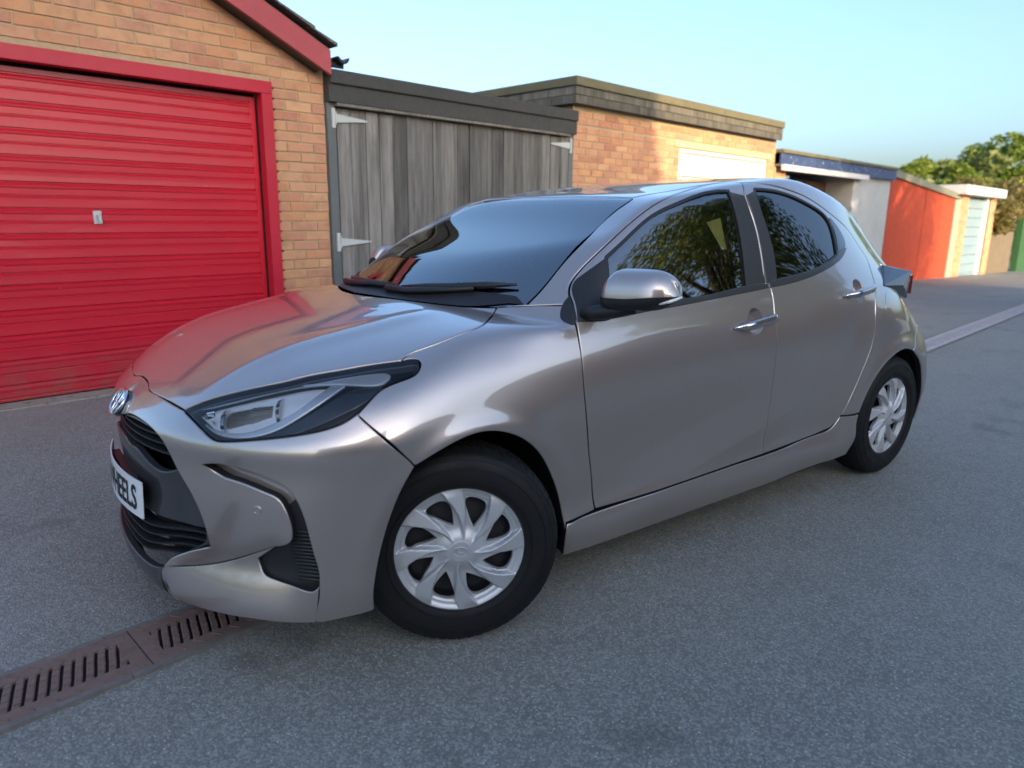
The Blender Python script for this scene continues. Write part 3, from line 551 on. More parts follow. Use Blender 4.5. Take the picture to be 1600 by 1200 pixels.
# outlines on the master surface, car coordinates
CV = {
 'ws_edge': [(0.329, 0.650, 1.001), (0.400, 0.647, 1.052), (0.508, 0.628, 1.136), (0.660, 0.586, 1.223), (0.832, 0.535, 1.309), (0.904, 0.528, 1.342), (0.957, 0.505, 1.360)],
 'ws_top': [(0.998, 0.448, 1.372), (1.019, 0.341, 1.379), (1.028, 0.179, 1.383), (1.058, -0.021, 1.389), (1.029, -0.121, 1.384)],
 'hood_side': [(-0.163, 0.718, 0.886), (-0.149, 0.710, 0.893), (-0.117, 0.706, 0.904), (-0.050, 0.715, 0.921), (0.038, 0.717, 0.943), (0.108, 0.708, 0.958), (0.174, 0.660, 0.968), (0.237, 0.599, 0.977), (0.266, 0.580, 0.994)],
 'hood_rear': [(0.266, 0.580, 0.994), (0.145, 0.389, 0.995), (0.062, 0.223, 0.999), (-0.008, -0.056, 0.995)],
 'hood_lamp': [(-0.675, 0.395, 0.748), (-0.609, 0.460, 0.786), (-0.519, 0.546, 0.821), (-0.450, 0.597, 0.841), (-0.401, 0.619, 0.853), (-0.321, 0.651, 0.866), (-0.246, 0.677, 0.876), (-0.163, 0.718, 0.886)],
 'hood_front': [(-0.677, 0.395, 0.747), (-0.697, 0.285, 0.754), (-0.715, 0.123, 0.758), (-0.713, 0.062, 0.762), (-0.709, -0.019, 0.767), (-0.707, -0.093, 0.766), (-0.721, -0.147, 0.751), (-0.717, -0.262, 0.740)],
 'lamp_tip': [(-0.163, 0.718, 0.886), (-0.125, 0.741, 0.890), (-0.126, 0.762, 0.881), (-0.149, 0.784, 0.862), (-0.175, 0.787, 0.851), (-0.250, 0.781, 0.831), (-0.295, 0.792, 0.808), (-0.337, 0.802, 0.779)],
 'lamp_low': [(-0.337, 0.802, 0.779), (-0.388, 0.794, 0.753), (-0.481, 0.742, 0.728), (-0.565, 0.668, 0.711), (-0.635, 0.584, 0.697), (-0.647, 0.563, 0.699), (-0.664, 0.497, 0.721), (-0.678, 0.403, 0.744)],
 'bump_seam': [(-0.341, 0.803, 0.775), (-0.306, 0.847, 0.731), (-0.245, 0.870, 0.664), (-0.213, 0.877, 0.627)],
 'pillar_seam': [(0.266, 0.580, 0.994), (0.330, 0.652, 1.002), (0.372, 0.696, 1.006), (0.424, 0.749, 1.010)],
 'door_top': [(0.412, 0.803, 0.963), (0.441, 0.755, 1.018), (0.450, 0.730, 1.040), (0.473, 0.707, 1.070), (0.504, 0.699, 1.098), (0.564, 0.694, 1.142), (0.657, 0.687, 1.200), (0.769, 0.665, 1.260), (0.918, 0.644, 1.330), (1.111, 0.596, 1.379), (1.320, 0.547, 1.416), (1.398, 0.549, 1.426), (1.503, 0.585, 1.434), (1.661, 0.612, 1.431), (1.795, 0.619, 1.414), (1.947, 0.622, 1.385), (2.099, 0.633, 1.331), (2.213, 0.636, 1.285), (2.336, 0.641, 1.220), (2.367, 0.663, 1.171), (2.400, 0.690, 1.116), (2.357, 0.745, 1.059), (2.309, 0.795, 1.004), (2.246, 0.847, 0.892), (2.239, 0.862, 0.787), (2.216, 0.864, 0.692), (2.171, 0.858, 0.586), (2.121, 0.849, 0.480), (2.067, 0.840, 0.393), (2.011, 0.834, 0.338)],
 'door_front': [(0.412, 0.803, 0.963), (0.406, 0.840, 0.885), (0.409, 0.865, 0.739), (0.440, 0.855, 0.589), (0.482, 0.837, 0.423), (0.499, 0.841, 0.313)],
 'door_gap': [(1.491, 0.597, 1.431), (1.452, 0.652, 1.378), (1.459, 0.692, 1.292), (1.451, 0.738, 1.192), (1.429, 0.781, 1.093), (1.418, 0.806, 1.034), (1.441, 0.813, 1.019), (1.433, 0.849, 0.921), (1.438, 0.860, 0.870), (1.444, 0.866, 0.793), (1.451, 0.863, 0.686), (1.461, 0.853, 0.575), (1.455, 0.853, 0.467), (1.478, 0.838, 0.324)],
 'door_bottom': [(0.360, 0.847, 0.309), (0.502, 0.840, 0.315), (1.026, 0.851, 0.320), (1.632, 0.837, 0.317), (2.011, 0.834, 0.338)],
 'sill_low': [(0.366, 0.853, 0.242), (0.700, 0.852, 0.228), (1.047, 0.843, 0.213), (1.772, 0.823, 0.183)],
 'fglass': [(0.623, 0.725, 1.151), (0.732, 0.704, 1.208), (0.888, 0.675, 1.287), (1.040, 0.660, 1.335), (1.205, 0.643, 1.376), (1.300, 0.641, 1.389), (1.354, 0.643, 1.390), (1.355, 0.688, 1.301), (1.331, 0.748, 1.169), (1.294, 0.805, 1.035), (1.033, 0.812, 1.011), (0.914, 0.812, 1.006), (0.694, 0.816, 0.984), (0.562, 0.816, 0.974), (0.603, 0.755, 1.098)],
 'rglass': [(1.541, 0.636, 1.403), (1.680, 0.634, 1.399), (1.822, 0.637, 1.379), (1.968, 0.645, 1.340), (2.068, 0.661, 1.291), (2.074, 0.689, 1.239), (2.032, 0.741, 1.156), (2.023, 0.751, 1.139), (1.830, 0.787, 1.091), (1.672, 0.796, 1.067), (1.503, 0.800, 1.051), (1.530, 0.761, 1.140), (1.538, 0.715, 1.241), (1.534, 0.672, 1.333)],
 'quarter': [(2.105, 0.652, 1.297), (2.159, 0.672, 1.245), (2.172, 0.699, 1.193), (2.138, 0.725, 1.159), (2.037, 0.753, 1.134)],
 'belt_low': [(0.410, 0.811, 0.954), (0.559, 0.820, 0.965), (0.850, 0.822, 0.981), (1.437, 0.813, 1.019), (1.656, 0.810, 1.037), (1.870, 0.795, 1.073), (2.066, 0.757, 1.122), (2.154, 0.722, 1.159)],
 'rbump_seam': [(2.831, 0.787, 0.753), (2.725, 0.837, 0.689), (2.675, 0.856, 0.643)],
 'fuel': [(2.359, 0.832, 0.926), (2.429, 0.848, 0.868), (2.538, 0.848, 0.801)],
 'grille': [(-0.792, 0.055, 0.669), (-0.780, 0.116, 0.693), (-0.771, 0.187, 0.696), (-0.758, 0.278, 0.693), (-0.748, 0.340, 0.683), (-0.737, 0.393, 0.659), (-0.722, 0.436, 0.603), (-0.706, 0.490, 0.551), (-0.692, 0.530, 0.497), (-0.683, 0.553, 0.439), (-0.678, 0.557, 0.395), (-0.752, 0.410, 0.324), (-0.768, 0.381, 0.296), (-0.773, 0.365, 0.275)],
 'upper_open': [(-0.782, 0.126, 0.688), (-0.760, 0.283, 0.688), (-0.749, 0.343, 0.677), (-0.738, 0.390, 0.654), (-0.723, 0.436, 0.594), (-0.736, 0.406, 0.581), (-0.755, 0.354, 0.567), (-0.774, 0.276, 0.571), (-0.788, 0.169, 0.595), (-0.793, 0.086, 0.639)],
 'brow': [(-0.675, 0.532, 0.625), (-0.642, 0.589, 0.635), (-0.594, 0.654, 0.627), (-0.546, 0.710, 0.608), (-0.517, 0.742, 0.586), (-0.502, 0.759, 0.557), (-0.488, 0.776, 0.497), (-0.475, 0.788, 0.410), (-0.466, 0.794, 0.355), (-0.467, 0.795, 0.315), (-0.479, 0.787, 0.301), (-0.513, 0.762, 0.308), (-0.564, 0.711, 0.327), (-0.584, 0.685, 0.340), (-0.594, 0.670, 0.375)],
 'panel': [(-0.675, 0.532, 0.622), (-0.634, 0.601, 0.602), (-0.596, 0.654, 0.591), (-0.559, 0.701, 0.574), (-0.538, 0.725, 0.561), (-0.526, 0.741, 0.533), (-0.516, 0.753, 0.490), (-0.516, 0.756, 0.462), (-0.521, 0.752, 0.442), (-0.560, 0.714, 0.416), (-0.611, 0.651, 0.380), (-0.672, 0.565, 0.344), (-0.753, 0.425, 0.296)],
 'sensor': [(-0.580, 0.685, 0.525)],
 'badge': [(-0.772, -0.030, 0.710), (-0.794, -0.054, 0.633), (-0.734, -0.068, 0.744)],
 'lip': [(-0.747, 0.456, 0.212), (-0.697, 0.555, 0.212), (-0.636, 0.644, 0.213), (-0.573, 0.716, 0.213), (-0.503, 0.766, 0.207), (-0.427, 0.802, 0.205), (-0.343, 0.826, 0.210), (-0.317, 0.828, 0.212)],
 'handle': [(1.166, 0.856, 0.885), (1.282, 0.854, 0.895), (1.418, 0.852, 0.912), (1.951, 0.845, 0.962), (2.087, 0.835, 0.977), (2.221, 0.818, 0.986)],
 'mirror_base': [(0.449, 0.729, 1.040), (0.408, 0.807, 0.958), (0.623, 0.725, 1.151), (0.561, 0.818, 0.970)],
 'brow_lip': [(-0.467, 0.795, 0.315), (-0.472, 0.791, 0.262), (-0.476, 0.780, 0.206)],
 'low_top': [(-0.771, 0.349, 0.422), (-0.746, 0.423, 0.423), (-0.706, 0.512, 0.435), (-0.685, 0.550, 0.440), (-0.679, 0.559, 0.410)],
 'low_bot': [(-0.679, 0.558, 0.406), (-0.738, 0.431, 0.346), (-0.756, 0.397, 0.329), (-0.771, 0.371, 0.291)],
 'sail': [(0.448, 0.733, 1.036), (0.418, 0.737, 1.013), (0.390, 0.756, 0.984), (0.381, 0.783, 0.963), (0.405, 0.810, 0.952), (0.438, 0.762, 1.010)],
 'lamp_bezel': [(-0.471, 0.612, 0.825), (-0.381, 0.660, 0.846), (-0.321, 0.692, 0.852), (-0.324, 0.720, 0.839), (-0.390, 0.761, 0.787), (-0.442, 0.754, 0.752), (-0.509, 0.704, 0.737), (-0.596, 0.618, 0.719), (-0.636, 0.572, 0.707), (-0.653, 0.526, 0.718)],
}
# ------------------------------------------------------------------ the car
def resample(pts, step=.012):
    pts = np.asarray(pts, float)
    if len(pts) == 2:
        n = max(1, int(np.linalg.norm(pts[1]-pts[0])/step)); return pts[0]+(pts[1]-pts[0])*np.linspace(0, 1, n+1)[:, None]
    t = np.r_[0, np.cumsum(np.maximum(np.linalg.norm(np.diff(pts, axis=0), axis=1), 1e-6)**.6)]
    L = np.linalg.norm(np.diff(pts, axis=0), axis=1).sum(); n = max(4, int(L/step))
    dense = np.stack([spl(t, pts[:, k], np.linspace(0, t[-1], 12*len(pts)*4)) for k in range(3)], 1)
    s = np.r_[0, np.cumsum(np.linalg.norm(np.diff(dense, axis=0), axis=1))]; q = np.linspace(0, s[-1], n+1)
    return np.stack([np.interp(q, s, dense[:, k]) for k in range(3)], 1)
def loop(*curves, step=.012):
    out = []
    for c in curves:
        r = resample(c, step)
        if out and np.linalg.norm(out[-1]-r[0]) < .004: r = r[1:]
        out += list(r)
    if np.linalg.norm(out[0]-out[-1]) < .004: out.pop()
    return np.array(out)
def side_pts(*xz):
    """points on the flank at the given x, z"""
    P = np.array([(x, 1.3, z) for x, z in xz]); return hit(P, np.array([0, -1., 0]), 0, 1.2, 160)
def front_pts(*yz):
    P = np.array([(-1.3, y, z) for y, z in yz]); return hit(P, np.array([1., 0, 0]), 0, 1.3, 160)
def rear_pts(*yz):
    P = np.array([(3.6, y, z) for y, z in yz]); return hit(P, np.array([-1., 0, 0]), 0, 1.3, 160)
def top_pts(*xy):
    P = np.array([(x, y, 2.) for x, y in xy]); return hit(P, np.array([0, 0, -1.]), 0, 1.6, 160)
def inpoly(q, poly):
    x, y = q[:, 0], q[:, 1]; c = np.zeros(len(q), bool); n = len(poly); j = n-1
    for i in range(n):
        xi, yi = poly[i]; xj, yj = poly[j]
        if yi != yj: c ^= ((yi > y) != (yj > y)) & (x < (xj-xi)*(y-yi)/(yj-yi)+xi)
        j = i
    return c
def edge_dist(q, poly, closed=True):
    d = np.full(len(q), 1e9); n = len(poly)
    for i in range(n if closed else n-1):
        a = poly[i]; b = poly[(i+1) % n]; ab = b-a; t = np.clip(((q-a)@ab)/max(ab@ab, 1e-12), 0, 1)
        d = np.minimum(d, np.hypot(*(q-a-t[:, None]*ab).T))
    return d
def area2(p): x, y = p[:, 0], p[:, 1]; return .5*np.sum(x*np.roll(y, -1)-np.roll(x, -1)*y)
def inset(p, g):
    e = np.roll(p, -1, 0)-p; e /= np.maximum(np.linalg.norm(e, axis=1, keepdims=True), 1e-9); nrm = np.stack([-e[:, 1], e[:, 0]], 1)
    n1 = np.roll(nrm, 1, 0); m = n1+nrm; k = 1+np.sum(n1*nrm, 1); k = np.maximum(k, .45)
    m = m/k[:, None]; return p+m*g, -m/np.maximum(np.linalg.norm(m, axis=1, keepdims=True), 1e-9)

def build_panel(loop3, d, off=0., gap=.0025, bev=.003, flange=.014, holes=(), res=.018, disp=None, centre=False, free_normals=False):
    """the piece of the master surface inside loop3 seen along d, with rolled edges: verts, normals, faces in car coordinates"""
    d = np.asarray(d, float); d /= np.linalg.norm(d)
    e1 = np.cross(d, [0, 0, 1.]) if abs(d[2]) < .9 else np.cross(d, [0, 1., 0]); e1 /= np.linalg.norm(e1); e2 = np.cross(d, e1)
    def pr(P): P = np.asarray(P); return np.stack([P@e1, P@e2], 1)
    rings = []; pts = []; edges = []
    for k, L in enumerate([loop3]+list(holes)):
        L = np.asarray(L); p = pr(L)
        sgn = 1 if k == 0 else -1
        if (area2(p) > 0) != (sgn > 0): L = L[::-1]; p = p[::-1]
        mid = (np.abs(L[:, 1]) < .004) if centre else np.zeros(len(L), bool)
        r0, o0 = inset(p, gap); r1, _ = inset(p, gap+bev)
        r0[mid] = p[mid]; r1[mid] = p[mid]
        if centre:
            # keep the end points of the centre line exactly on y = 0
            pass
        rings.append((r0, r1, o0, mid))
    base = 0; allp = []
    for r0, r1, o0, mid in rings:
        n = len(r0); allp += [r0, r1]
        edges += [(base+i, base+(i+1) % n) for i in range(n)]+[(base+n+i, base+n+(i+1) % n) for i in range(n)]; base += 2*n
    b = rings[0][0]; lo = b.min(0); hi = b.max(0)
    gx, gy = np.meshgrid(np.arange(lo[0], hi[0], res), np.arange(lo[1], hi[1], res*.87)); gx = gx+((np.arange(gx.shape[0]) % 2)*res*.5)[:, None]
    g = np.stack([gx.ravel(), gy.ravel()], 1); keep = inpoly(g, rings[0][1])
    for r in rings[1:]: keep &= ~inpoly(g, r[1])
    g = g[keep]
    dist = np.full(len(g), 1e9)
    for r in rings: dist = np.minimum(dist, edge_dist(g, r[1]))
    g = g[dist > res*.45]; allp.append(g)
    Q = np.concatenate(allp)
    v, _, f, ov, _, _ = delaunay_2d_cdt([Vector(q) for q in Q], edges, [], 0, 1e-7, True)
    v = np.array([tuple(q) for q in v]); f = np.array([tuple(t) for t in f if len(t) == 3])
    c = v[f].mean(1); ok = inpoly(c, rings[0][0])
    for r in rings[1:]: ok &= ~inpoly(c, r[0])
    ar = np.abs(np.cross(v[f[:, 1]]-v[f[:, 0]], v[f[:, 2]]-v[f[:, 0]])); ok &= ar > 1e-10
    f = f[ok]
    inv = {}
    for i, o in enumerate(ov):
        for k in o: inv[k] = i
    O = v[:, :1]*e1+v[:, 1:2]*e2; T = float(np.max(np.asarray(loop3)@d))+.25
    P = hit(O+d*T, -d, 0, 1.6, 130)
    bad = np.isnan(P).any(1)
    if bad.any():
        good = np.where(~bad)[0]
        for i in np.where(bad)[0]: P[i] = P[good[np.argmin(np.hypot(*(v[good]-v[i]).T))]]; P[i] += (v[i]-pr(P[i][None])[0])@np.stack([e1, e2])
    N = grad(P)
    if centre: m = np.abs(P[:, 1]) < .003; N[m, 1] = 0; P[m, 1] = 0; N /= np.linalg.norm(N, axis=1, keepdims=True)
    dd = np.full(len(P), off)
    if disp is not None: dd = dd+disp(P)
    P = P+N*dd[:, None]
    # orient
    fn = np.cross(P[f[:, 1]]-P[f[:, 0]], P[f[:, 2]]-P[f[:, 0]])
    fl = np.sum(fn*N[f[:, 0]], 1) < 0; f[fl] = f[fl][:, ::-1]; fn[fl] *= -1
    if disp is not None or free_normals:
        M = np.zeros_like(P)
        for k in range(3): np.add.at(M, f[:, k], fn)
        M /= np.maximum(np.linalg.norm(M, axis=1, keepdims=True), 1e-12); N = M
        if centre: m = np.abs(P[:, 1]) < .003; N[m, 1] = 0; N /= np.maximum(np.linalg.norm(N, axis=1, keepdims=True), 1e-12)
    DARKF = []; V = [P]; NN = [N.copy()]; F = [tuple(t) for t in f]; base = 0; n0 = len(P); extra = n0
    for r0, r1, o0, mid in rings:
        n = len(r0); idx = np.array([inv[base+i] for i in range(n)]); base += 2*n
        if flange <= 0: continue
        out = o0@np.stack([e1, e2]); n_ = NN[0][idx]; out = out-n_*np.sum(out*n_, 1, keepdims=True); out /= np.maximum(np.linalg.norm(out, axis=1, keepdims=True), 1e-9)
        w = (~mid)[:, None]
        V[0][idx] = V[0][idx]-n_*bev*.8*w
        NN[0][idx] = np.where(w, (n_+out*1.1)/np.linalg.norm(n_+out*1.1, axis=1, keepdims=True), n_)
        fl1 = V[0][idx]-n_*.004; fl2 = V[0][idx]-n_*flange
        V += [fl1, fl2]; NN += [out, out]
        for i in range(n):
            j = (i+1) % n
            if mid[i] and mid[j]: continue
            a, b2 = idx[i], idx[j]
            if a == b2: continue
            F.append((a, extra+i, extra+j, b2)); DARKF.append((extra+i, extra+n+i, extra+n+j, extra+j))  # deeper faces get near-black in place of shade inside the panel gaps
        extra += 2*n
    return np.concatenate(V), np.concatenate(NN), (F, DARKF)
def emit(name, V, N, F, material, parent, side=1, extra=None):
    """side 1: the near (left) flank, -1: its mirror image, 0: both joined"""
    F, DK = F; nF = len(F); F = list(F)+list(DK)
    N = np.nan_to_num(N); V = np.nan_to_num(V); z = np.linalg.norm(N, axis=1) < .1; N[z] = (0, 0, 1.); parts = []
    for s in ((1, -1) if side == 0 else (side,)):
        A = V*np.array([1, -s, 1.]); B = N*np.array([1, -s, 1.]); G = [f[::-1] for f in F] if s == 1 else F
        parts.append((A, B, G))
    if len(parts) == 2:
        n = len(V); A = np.concatenate([parts[0][0], parts[1][0]]); B = np.concatenate([parts[0][1], parts[1][1]]); G = list(parts[0][2])+[tuple(i+n for i in f) for f in parts[1][2]]
    else: A, B, G = parts[0]
    fm = ([0]*nF+[1]*len(DK))*(2 if side == 0 else 1)
    return mesh_obj(name, A, G, [material, LINER_AND_GAP], parent, normals=B, fmat=fm)
def panel(name, loop3, d, material, parents, both=True, **kw):
    """parents: (near, far) or one parent; returns the near and the far object"""
    V, N, F = build_panel(loop3, d, **kw)
    if not isinstance(parents, (tuple, list)): parents = (parents, parents)
    o = [emit(name, V, N, F, material, parents[0], 1)]
    if both: o.append(emit(name, V, N, F, material, parents[1], -1))
    return o
def sym(half):
    """close a half outline (y >= 0, from centre to centre) with its mirror image"""
    h = np.asarray(half); m = h[::-1]*np.array([1, -1, 1.]); m = m[(np.abs(m[:, 1]) > .002)]
    return np.concatenate([h, m])
def full_panel(name, half, d, material, parent, **kw):
    V, N, F = build_panel(sym(half), d, **kw); return emit(name, V, N, F, material, parent, 1)
def carv(p): return (p[0], -p[1], p[2])

# ---- materials of the car
PAINT = mat('bronze_grey_paint', (.45, .385, .355), .28, .74, coat=1.0, coat_rough=.0)
PAINT.node_tree.nodes['Principled BSDF'].inputs['Coat IOR'].default_value = 2.0
HANDLE = mat('bright_handle', (.50, .47, .48), .12, .9, coat=.5)
PLASTIC = mat('black_plastic', (.018, .018, .020), .45); _t = NT(PLASTIC); _t.bump(_t.noise(_t.coord(), 700, 2), .15, .0006)
SATIN = mat('satin_black_trim', (.035, .035, .037), .32, coat=.3)
GLOSSBLACK = mat('gloss_black', (.010, .010, .012), .12, coat=.6)
RUBBER = mat('tyre_rubber', (.011, .011, .012), .62, spec=.3); _t = NT(RUBBER); _t.rough(_t.ramp(_t.noise(_t.coord(), 18, 5), [(.3, (.5, .5, .5)), (.75, (.75, .75, .75))])); _t.bump(_t.noise(_t.coord(), 300, 3), .2, .001)
SILVER = mat('silver_wheel_paint', (.52, .54, .56), .40, .45, coat=.2); _t = NT(SILVER); _g = _t.noise(_t.coord(), 14, 6, .7)
_t.col(_t.mix(_t.ramp(_g, [(.56, (0, 0, 0)), (.85, (.7, .7, .7))]), (.53, .55, .57), (.36, .33, .29)))
STEEL = mat('black_steel', (.02, .02, .022), .5, .3)
CHROME = mat('chrome', (.82, .83, .85), .07, 1.)
LINER_AND_GAP = mat('liner_and_gap_shade', (.012, .012, .013), .8)
CABIN = mat('dark_cabin_cloth', (.045, .047, .052), .85); HEADLINE = mat('pale_headlining', (.45, .45, .44), .9); DASH = mat('dash_plastic', (.045, .047, .052), .55)
def glass_mat(name, tint, ior=1.55, dark=1.):
    m = bpy.data.materials.new(name); m.use_nodes = True; t = m.node_tree; t.nodes.clear()
    o = t.nodes.new('ShaderNodeOutputMaterial'); mx = t.nodes.new('ShaderNodeMixShader'); tr = t.nodes.new('ShaderNodeBsdfTransparent'); gl = t.nodes.new('ShaderNodeBsdfGlossy'); fr = t.nodes.new('ShaderNodeFresnel')
    tr.inputs[0].default_value = (*tint, 1); gl.inputs['Roughness'].default_value = .004; fr.inputs['IOR'].default_value = ior
    t.links.new(fr.outputs[0], mx.inputs[0]); t.links.new(tr.outputs[0], mx.inputs[1]); t.links.new(gl.outputs[0], mx.inputs[2]); t.links.new(mx.outputs[0], o.inputs[0])
    return m
GLASS = glass_mat('clear_glass', (.95, .98, .98), 4.6); SIDEGLASS = glass_mat('side_window_glass', (.84, .90, .89), 3.7); PRIVACY = glass_mat('privacy_glass', (.10, .11, .11), 2.7); LENS = glass_mat('lamp_lens', (.95, .96, .97), 1.50)
WHITE_PLATE = mat('white_plate', (.80, .81, .80), .35, coat=.4); INK = mat('black_ink', (.012, .012, .012), .5)
AMBER = mat('bulb_with_warm_glint', (.9, .55, .18), .15, coat=.6); RED_LENS = mat('red_lamp_lens', (.10, .006, .010), .10, coat=1.)

car = empty('hatchback_car', (CAR_X, CAR_Y, 0), CAR_YAW)
tag(car, 'bronze grey five-door hatchback parked askew across the drain channel', 'car')
cv = {k: np.array(v) for k, v in CV.items()}
def cat_(*a): return np.concatenate([np.atleast_2d(x) for x in a])

# ---- bonnet
hf = cat_([(-.706, 0, .768), (-.708, .055, .767)], [(-.717, .115, .758), (-.713, .19, .757)], cv['hood_front'][1:2], cv['hood_front'][0:1])
hood_half = cat_(resample(hf), resample(cv['hood_lamp'])[1:], resample(cv['hood_side'])[1:], resample(cat_(cv['hood_side'][-1:], [(.205, .50, .995), (.135, .39, .997), (.07, .235, 1.0), (.03, .10, 1.0), (.02, 0, 1.0)]))[1:])
hood_half[-1, 1] = 0; hood_half[0, 1] = 0
bonnet = full_panel('bonnet', hood_half, (-.35, 0, .94), PAINT, car, gap=.003, flange=.03, res=.017)
# ---- front bumper: upper and outer skin, and the forward blade below the sensor panel
arch_f = [(-.213, .627), (-.262, .535), (-.305, .401), (-.325, .30), (-.322, .215)]
lipc = cv['lip'][~np.isnan(cv['lip']).any(1)]
lip_out = lipc[lipc[:, 0] > -.50]; lip_in = lipc[lipc[:, 0] <= -.49]
pl_edge = cat_(cv['panel'][9:12], [(-.752, .418, .300), (-.766, .372, .288)])
gr = cv['grille']
grille_edge = cat_([(-.793, 0, .668), (-.788, .060, .676), (-.779, .120, .690)], gr[2:11]); grille_low = cat_(gr[10:11], gr[11:13])
up_loop = cat_(resample(hf), resample(cv['lamp_low'][::-1]), resample(cv['bump_seam'])[1:], resample(side_pts(*arch_f))[1:], resample(lip_out[::-1])[1:], resample(cat_(lip_out[:1], cv['brow_lip'][::-1]))[1:],
               resample(cv['brow'][:10][::-1], .009)[1:], resample(cv['panel'][1:10], .009), resample(pl_edge)[1:], resample(grille_low[::-1]), resample(grille_edge[::-1])[1:])
up_loop[0, 1] = 0; up_loop[-1, 1] = 0
D_BUMP = (-.72, .68, .10)
def roll_under(P):
    e = edge_dist(P[:, [1, 2]], resample(pl_edge, .03)[:, [1, 2]], False); return -.016*np.maximum(0, 1-e/.05)**2*sstep((np.abs(P[:, 1])-.40)/.08)
V, N, F = build_panel(up_loop, D_BUMP, centre=True, flange=.045, res=.013, disp=roll_under, gap=.0015)
bumper = emit('front_bumper', V, N, F, PAINT, car, 0)
fog_low = cv['brow'][9:15]
bl_top = cat_(resample(pl_edge[::-1]), resample(cat_(cv['brow'][14:15], cv['brow'][9:14][::-1]), .009))
bl_loop = cat_(bl_top, resample(cv['brow_lip'])[1:], resample(lip_in[::-1])[1:], resample(cat_(lip_in[:1], [(-.757, .305, .165), (-.768, .335, .235), (-.771, .352, .268)], pl_edge[-1:])))
_bt = bl_top[::4]; _bb = cat_(cv['brow_lip'][2:], lip_in[::-1])
def blade(P):
    a = edge_dist(P, _bt, False) if False else None
    q = P[:, [1, 2]]; t = edge_dist(q, _bt[:, [1, 2]], False); b = edge_dist(q, _bb[:, [1, 2]], False); s = b/(t+b+1e-6)
    return .002-.12*(np.sqrt(np.maximum(0, b-.006)**2+.0001)-.01)*sstep((.797-np.abs(P[:, 1]))/.055)*sstep((np.abs(P[:, 1])-.30)/.10)
V, N, F = build_panel(bl_loop, D_BUMP, flange=.03, res=.011, disp=blade, gap=.0002, bev=.0012)
emit('bumper_blade', V, N, F, PAINT, bumper, 1); emit('bumper_blade', V, N, F, PAINT, bumper, -1)
fog_loop = cat_(resample(cv['brow'][:15], .02), resample(cv['panel'][1:10][::-1], .02))
panel('bumper_channel', fog_loop, D_BUMP, PAINT, bumper, off=-.034, gap=-.010, flange=0, res=.02)
fl2 = cat_(resample(cv['brow'][5:15], .02), resample(cv['panel'][5:10][::-1], .02))
panel('fog_lamp_recess', fl2, D_BUMP, PLASTIC, bumper, off=-.030, gap=-.004, flange=0, res=.02)
# ribbed mesh in the recess
_rb = [tuple(p) for p in cv['brow'][7:12]]
for s in (1, -1):
    m = MB()
    for k in range(14):
        z = .325+k*.0105; w = .5+.5*min(1, k/6)
        a = front_pts((.775-.03*(1-w)-.05*w, z))[0]; b = front_pts((.785, z))[0]
        pts = [np.array([a[0]+.040, a[1], z]), np.array([(a[0]+b[0])/2+.036, (a[1]+b[1])/2, z]), np.array([b[0]+.029, b[1], z])]
        m.tube([(p[0], -s*p[1], p[2]) for p in pts], .0028, 6)
    m.build('recess_rib', SATIN, bumper, smooth=True)
for s in (1, -1):
    p = cv['sensor'][0]; n = grad(p[None])[0]; p = p-n*.001
    M = Matrix.Translation((p[0], -s*p[1], p[2])) @ Vector((n[0], -s*n[1], n[2])).to_track_quat('Z', 'Y').to_matrix().to_4x4()
    MB().lathe([(.0, .004), (.009, .004), (.0098, .0045), (.0112, .004), (.012, -.002)], 28, M).build('parking_sensor', PAINT, bumper, auto=30)
# ---- grille: black surround with two openings, backing and slats
gl_half = cat_(resample(grille_edge), resample(grille_low)[1:], resample(cat_(grille_low[-1:], [(-.768, .335, .235), (-.757, .305, .150)]))[1:], resample(cat_([(-.757, .305, .15)], [(-.79, .15, .15), (-.795, 0, .15)]))[1:])
gl_half[0, 1] = gl_half[-1, 1] = 0
uo = cv['upper_open']
uo_half = cat_(resample(cat_([(-.79, 0, .655), (-.79, .05, .672)], uo[1:5])), resample(cat_(uo[4:9], [(-.80, .12, .592), (-.80, .05, .60), (-.80, 0, .602)]))[1:])
uo_half[0, 1] = uo_half[-1, 1] = 0
lo_half = cat_(resample(cat_([(-.80, 0, .405), (-.80, .15, .41), (-.785, .28, .415)], cv['low_top'][1:4], [(-.690, .535, .424)])), resample(cat_([(-.690, .535, .424), (-.694, .530, .40), (-.741, .44, .345), (-.765, .385, .295)]))[1:], resample(cat_([(-.765, .385, .295), (-.78, .32, .262), (-.80, .15, .248), (-.80, 0, .246)]))[1:])
lo_half[0, 1] = lo_half[-1, 1] = 0
def dish(P):
    y = np.abs(P[:, 1]); z = P[:, 2]
    return -.030*np.exp(-((z-.46)/.10)**2)*sstep((.62-y)/.2)-.006+.016*np.exp(-((z-.20)/.05)**2)*sstep((.42-y)/.15)
grille = full_panel('grille_surround', gl_half, (-1, 0, .05), SATIN, car, gap=.001, flange=.02, res=.014, holes=[sym(uo_half), sym(lo_half)], disp=dish)
_t = NT(SATIN)
full_panel('grille_backing', gl_half, (-1, 0, .05), LINER_AND_GAP, grille, off=-.11, gap=.004, flange=0, res=.05)
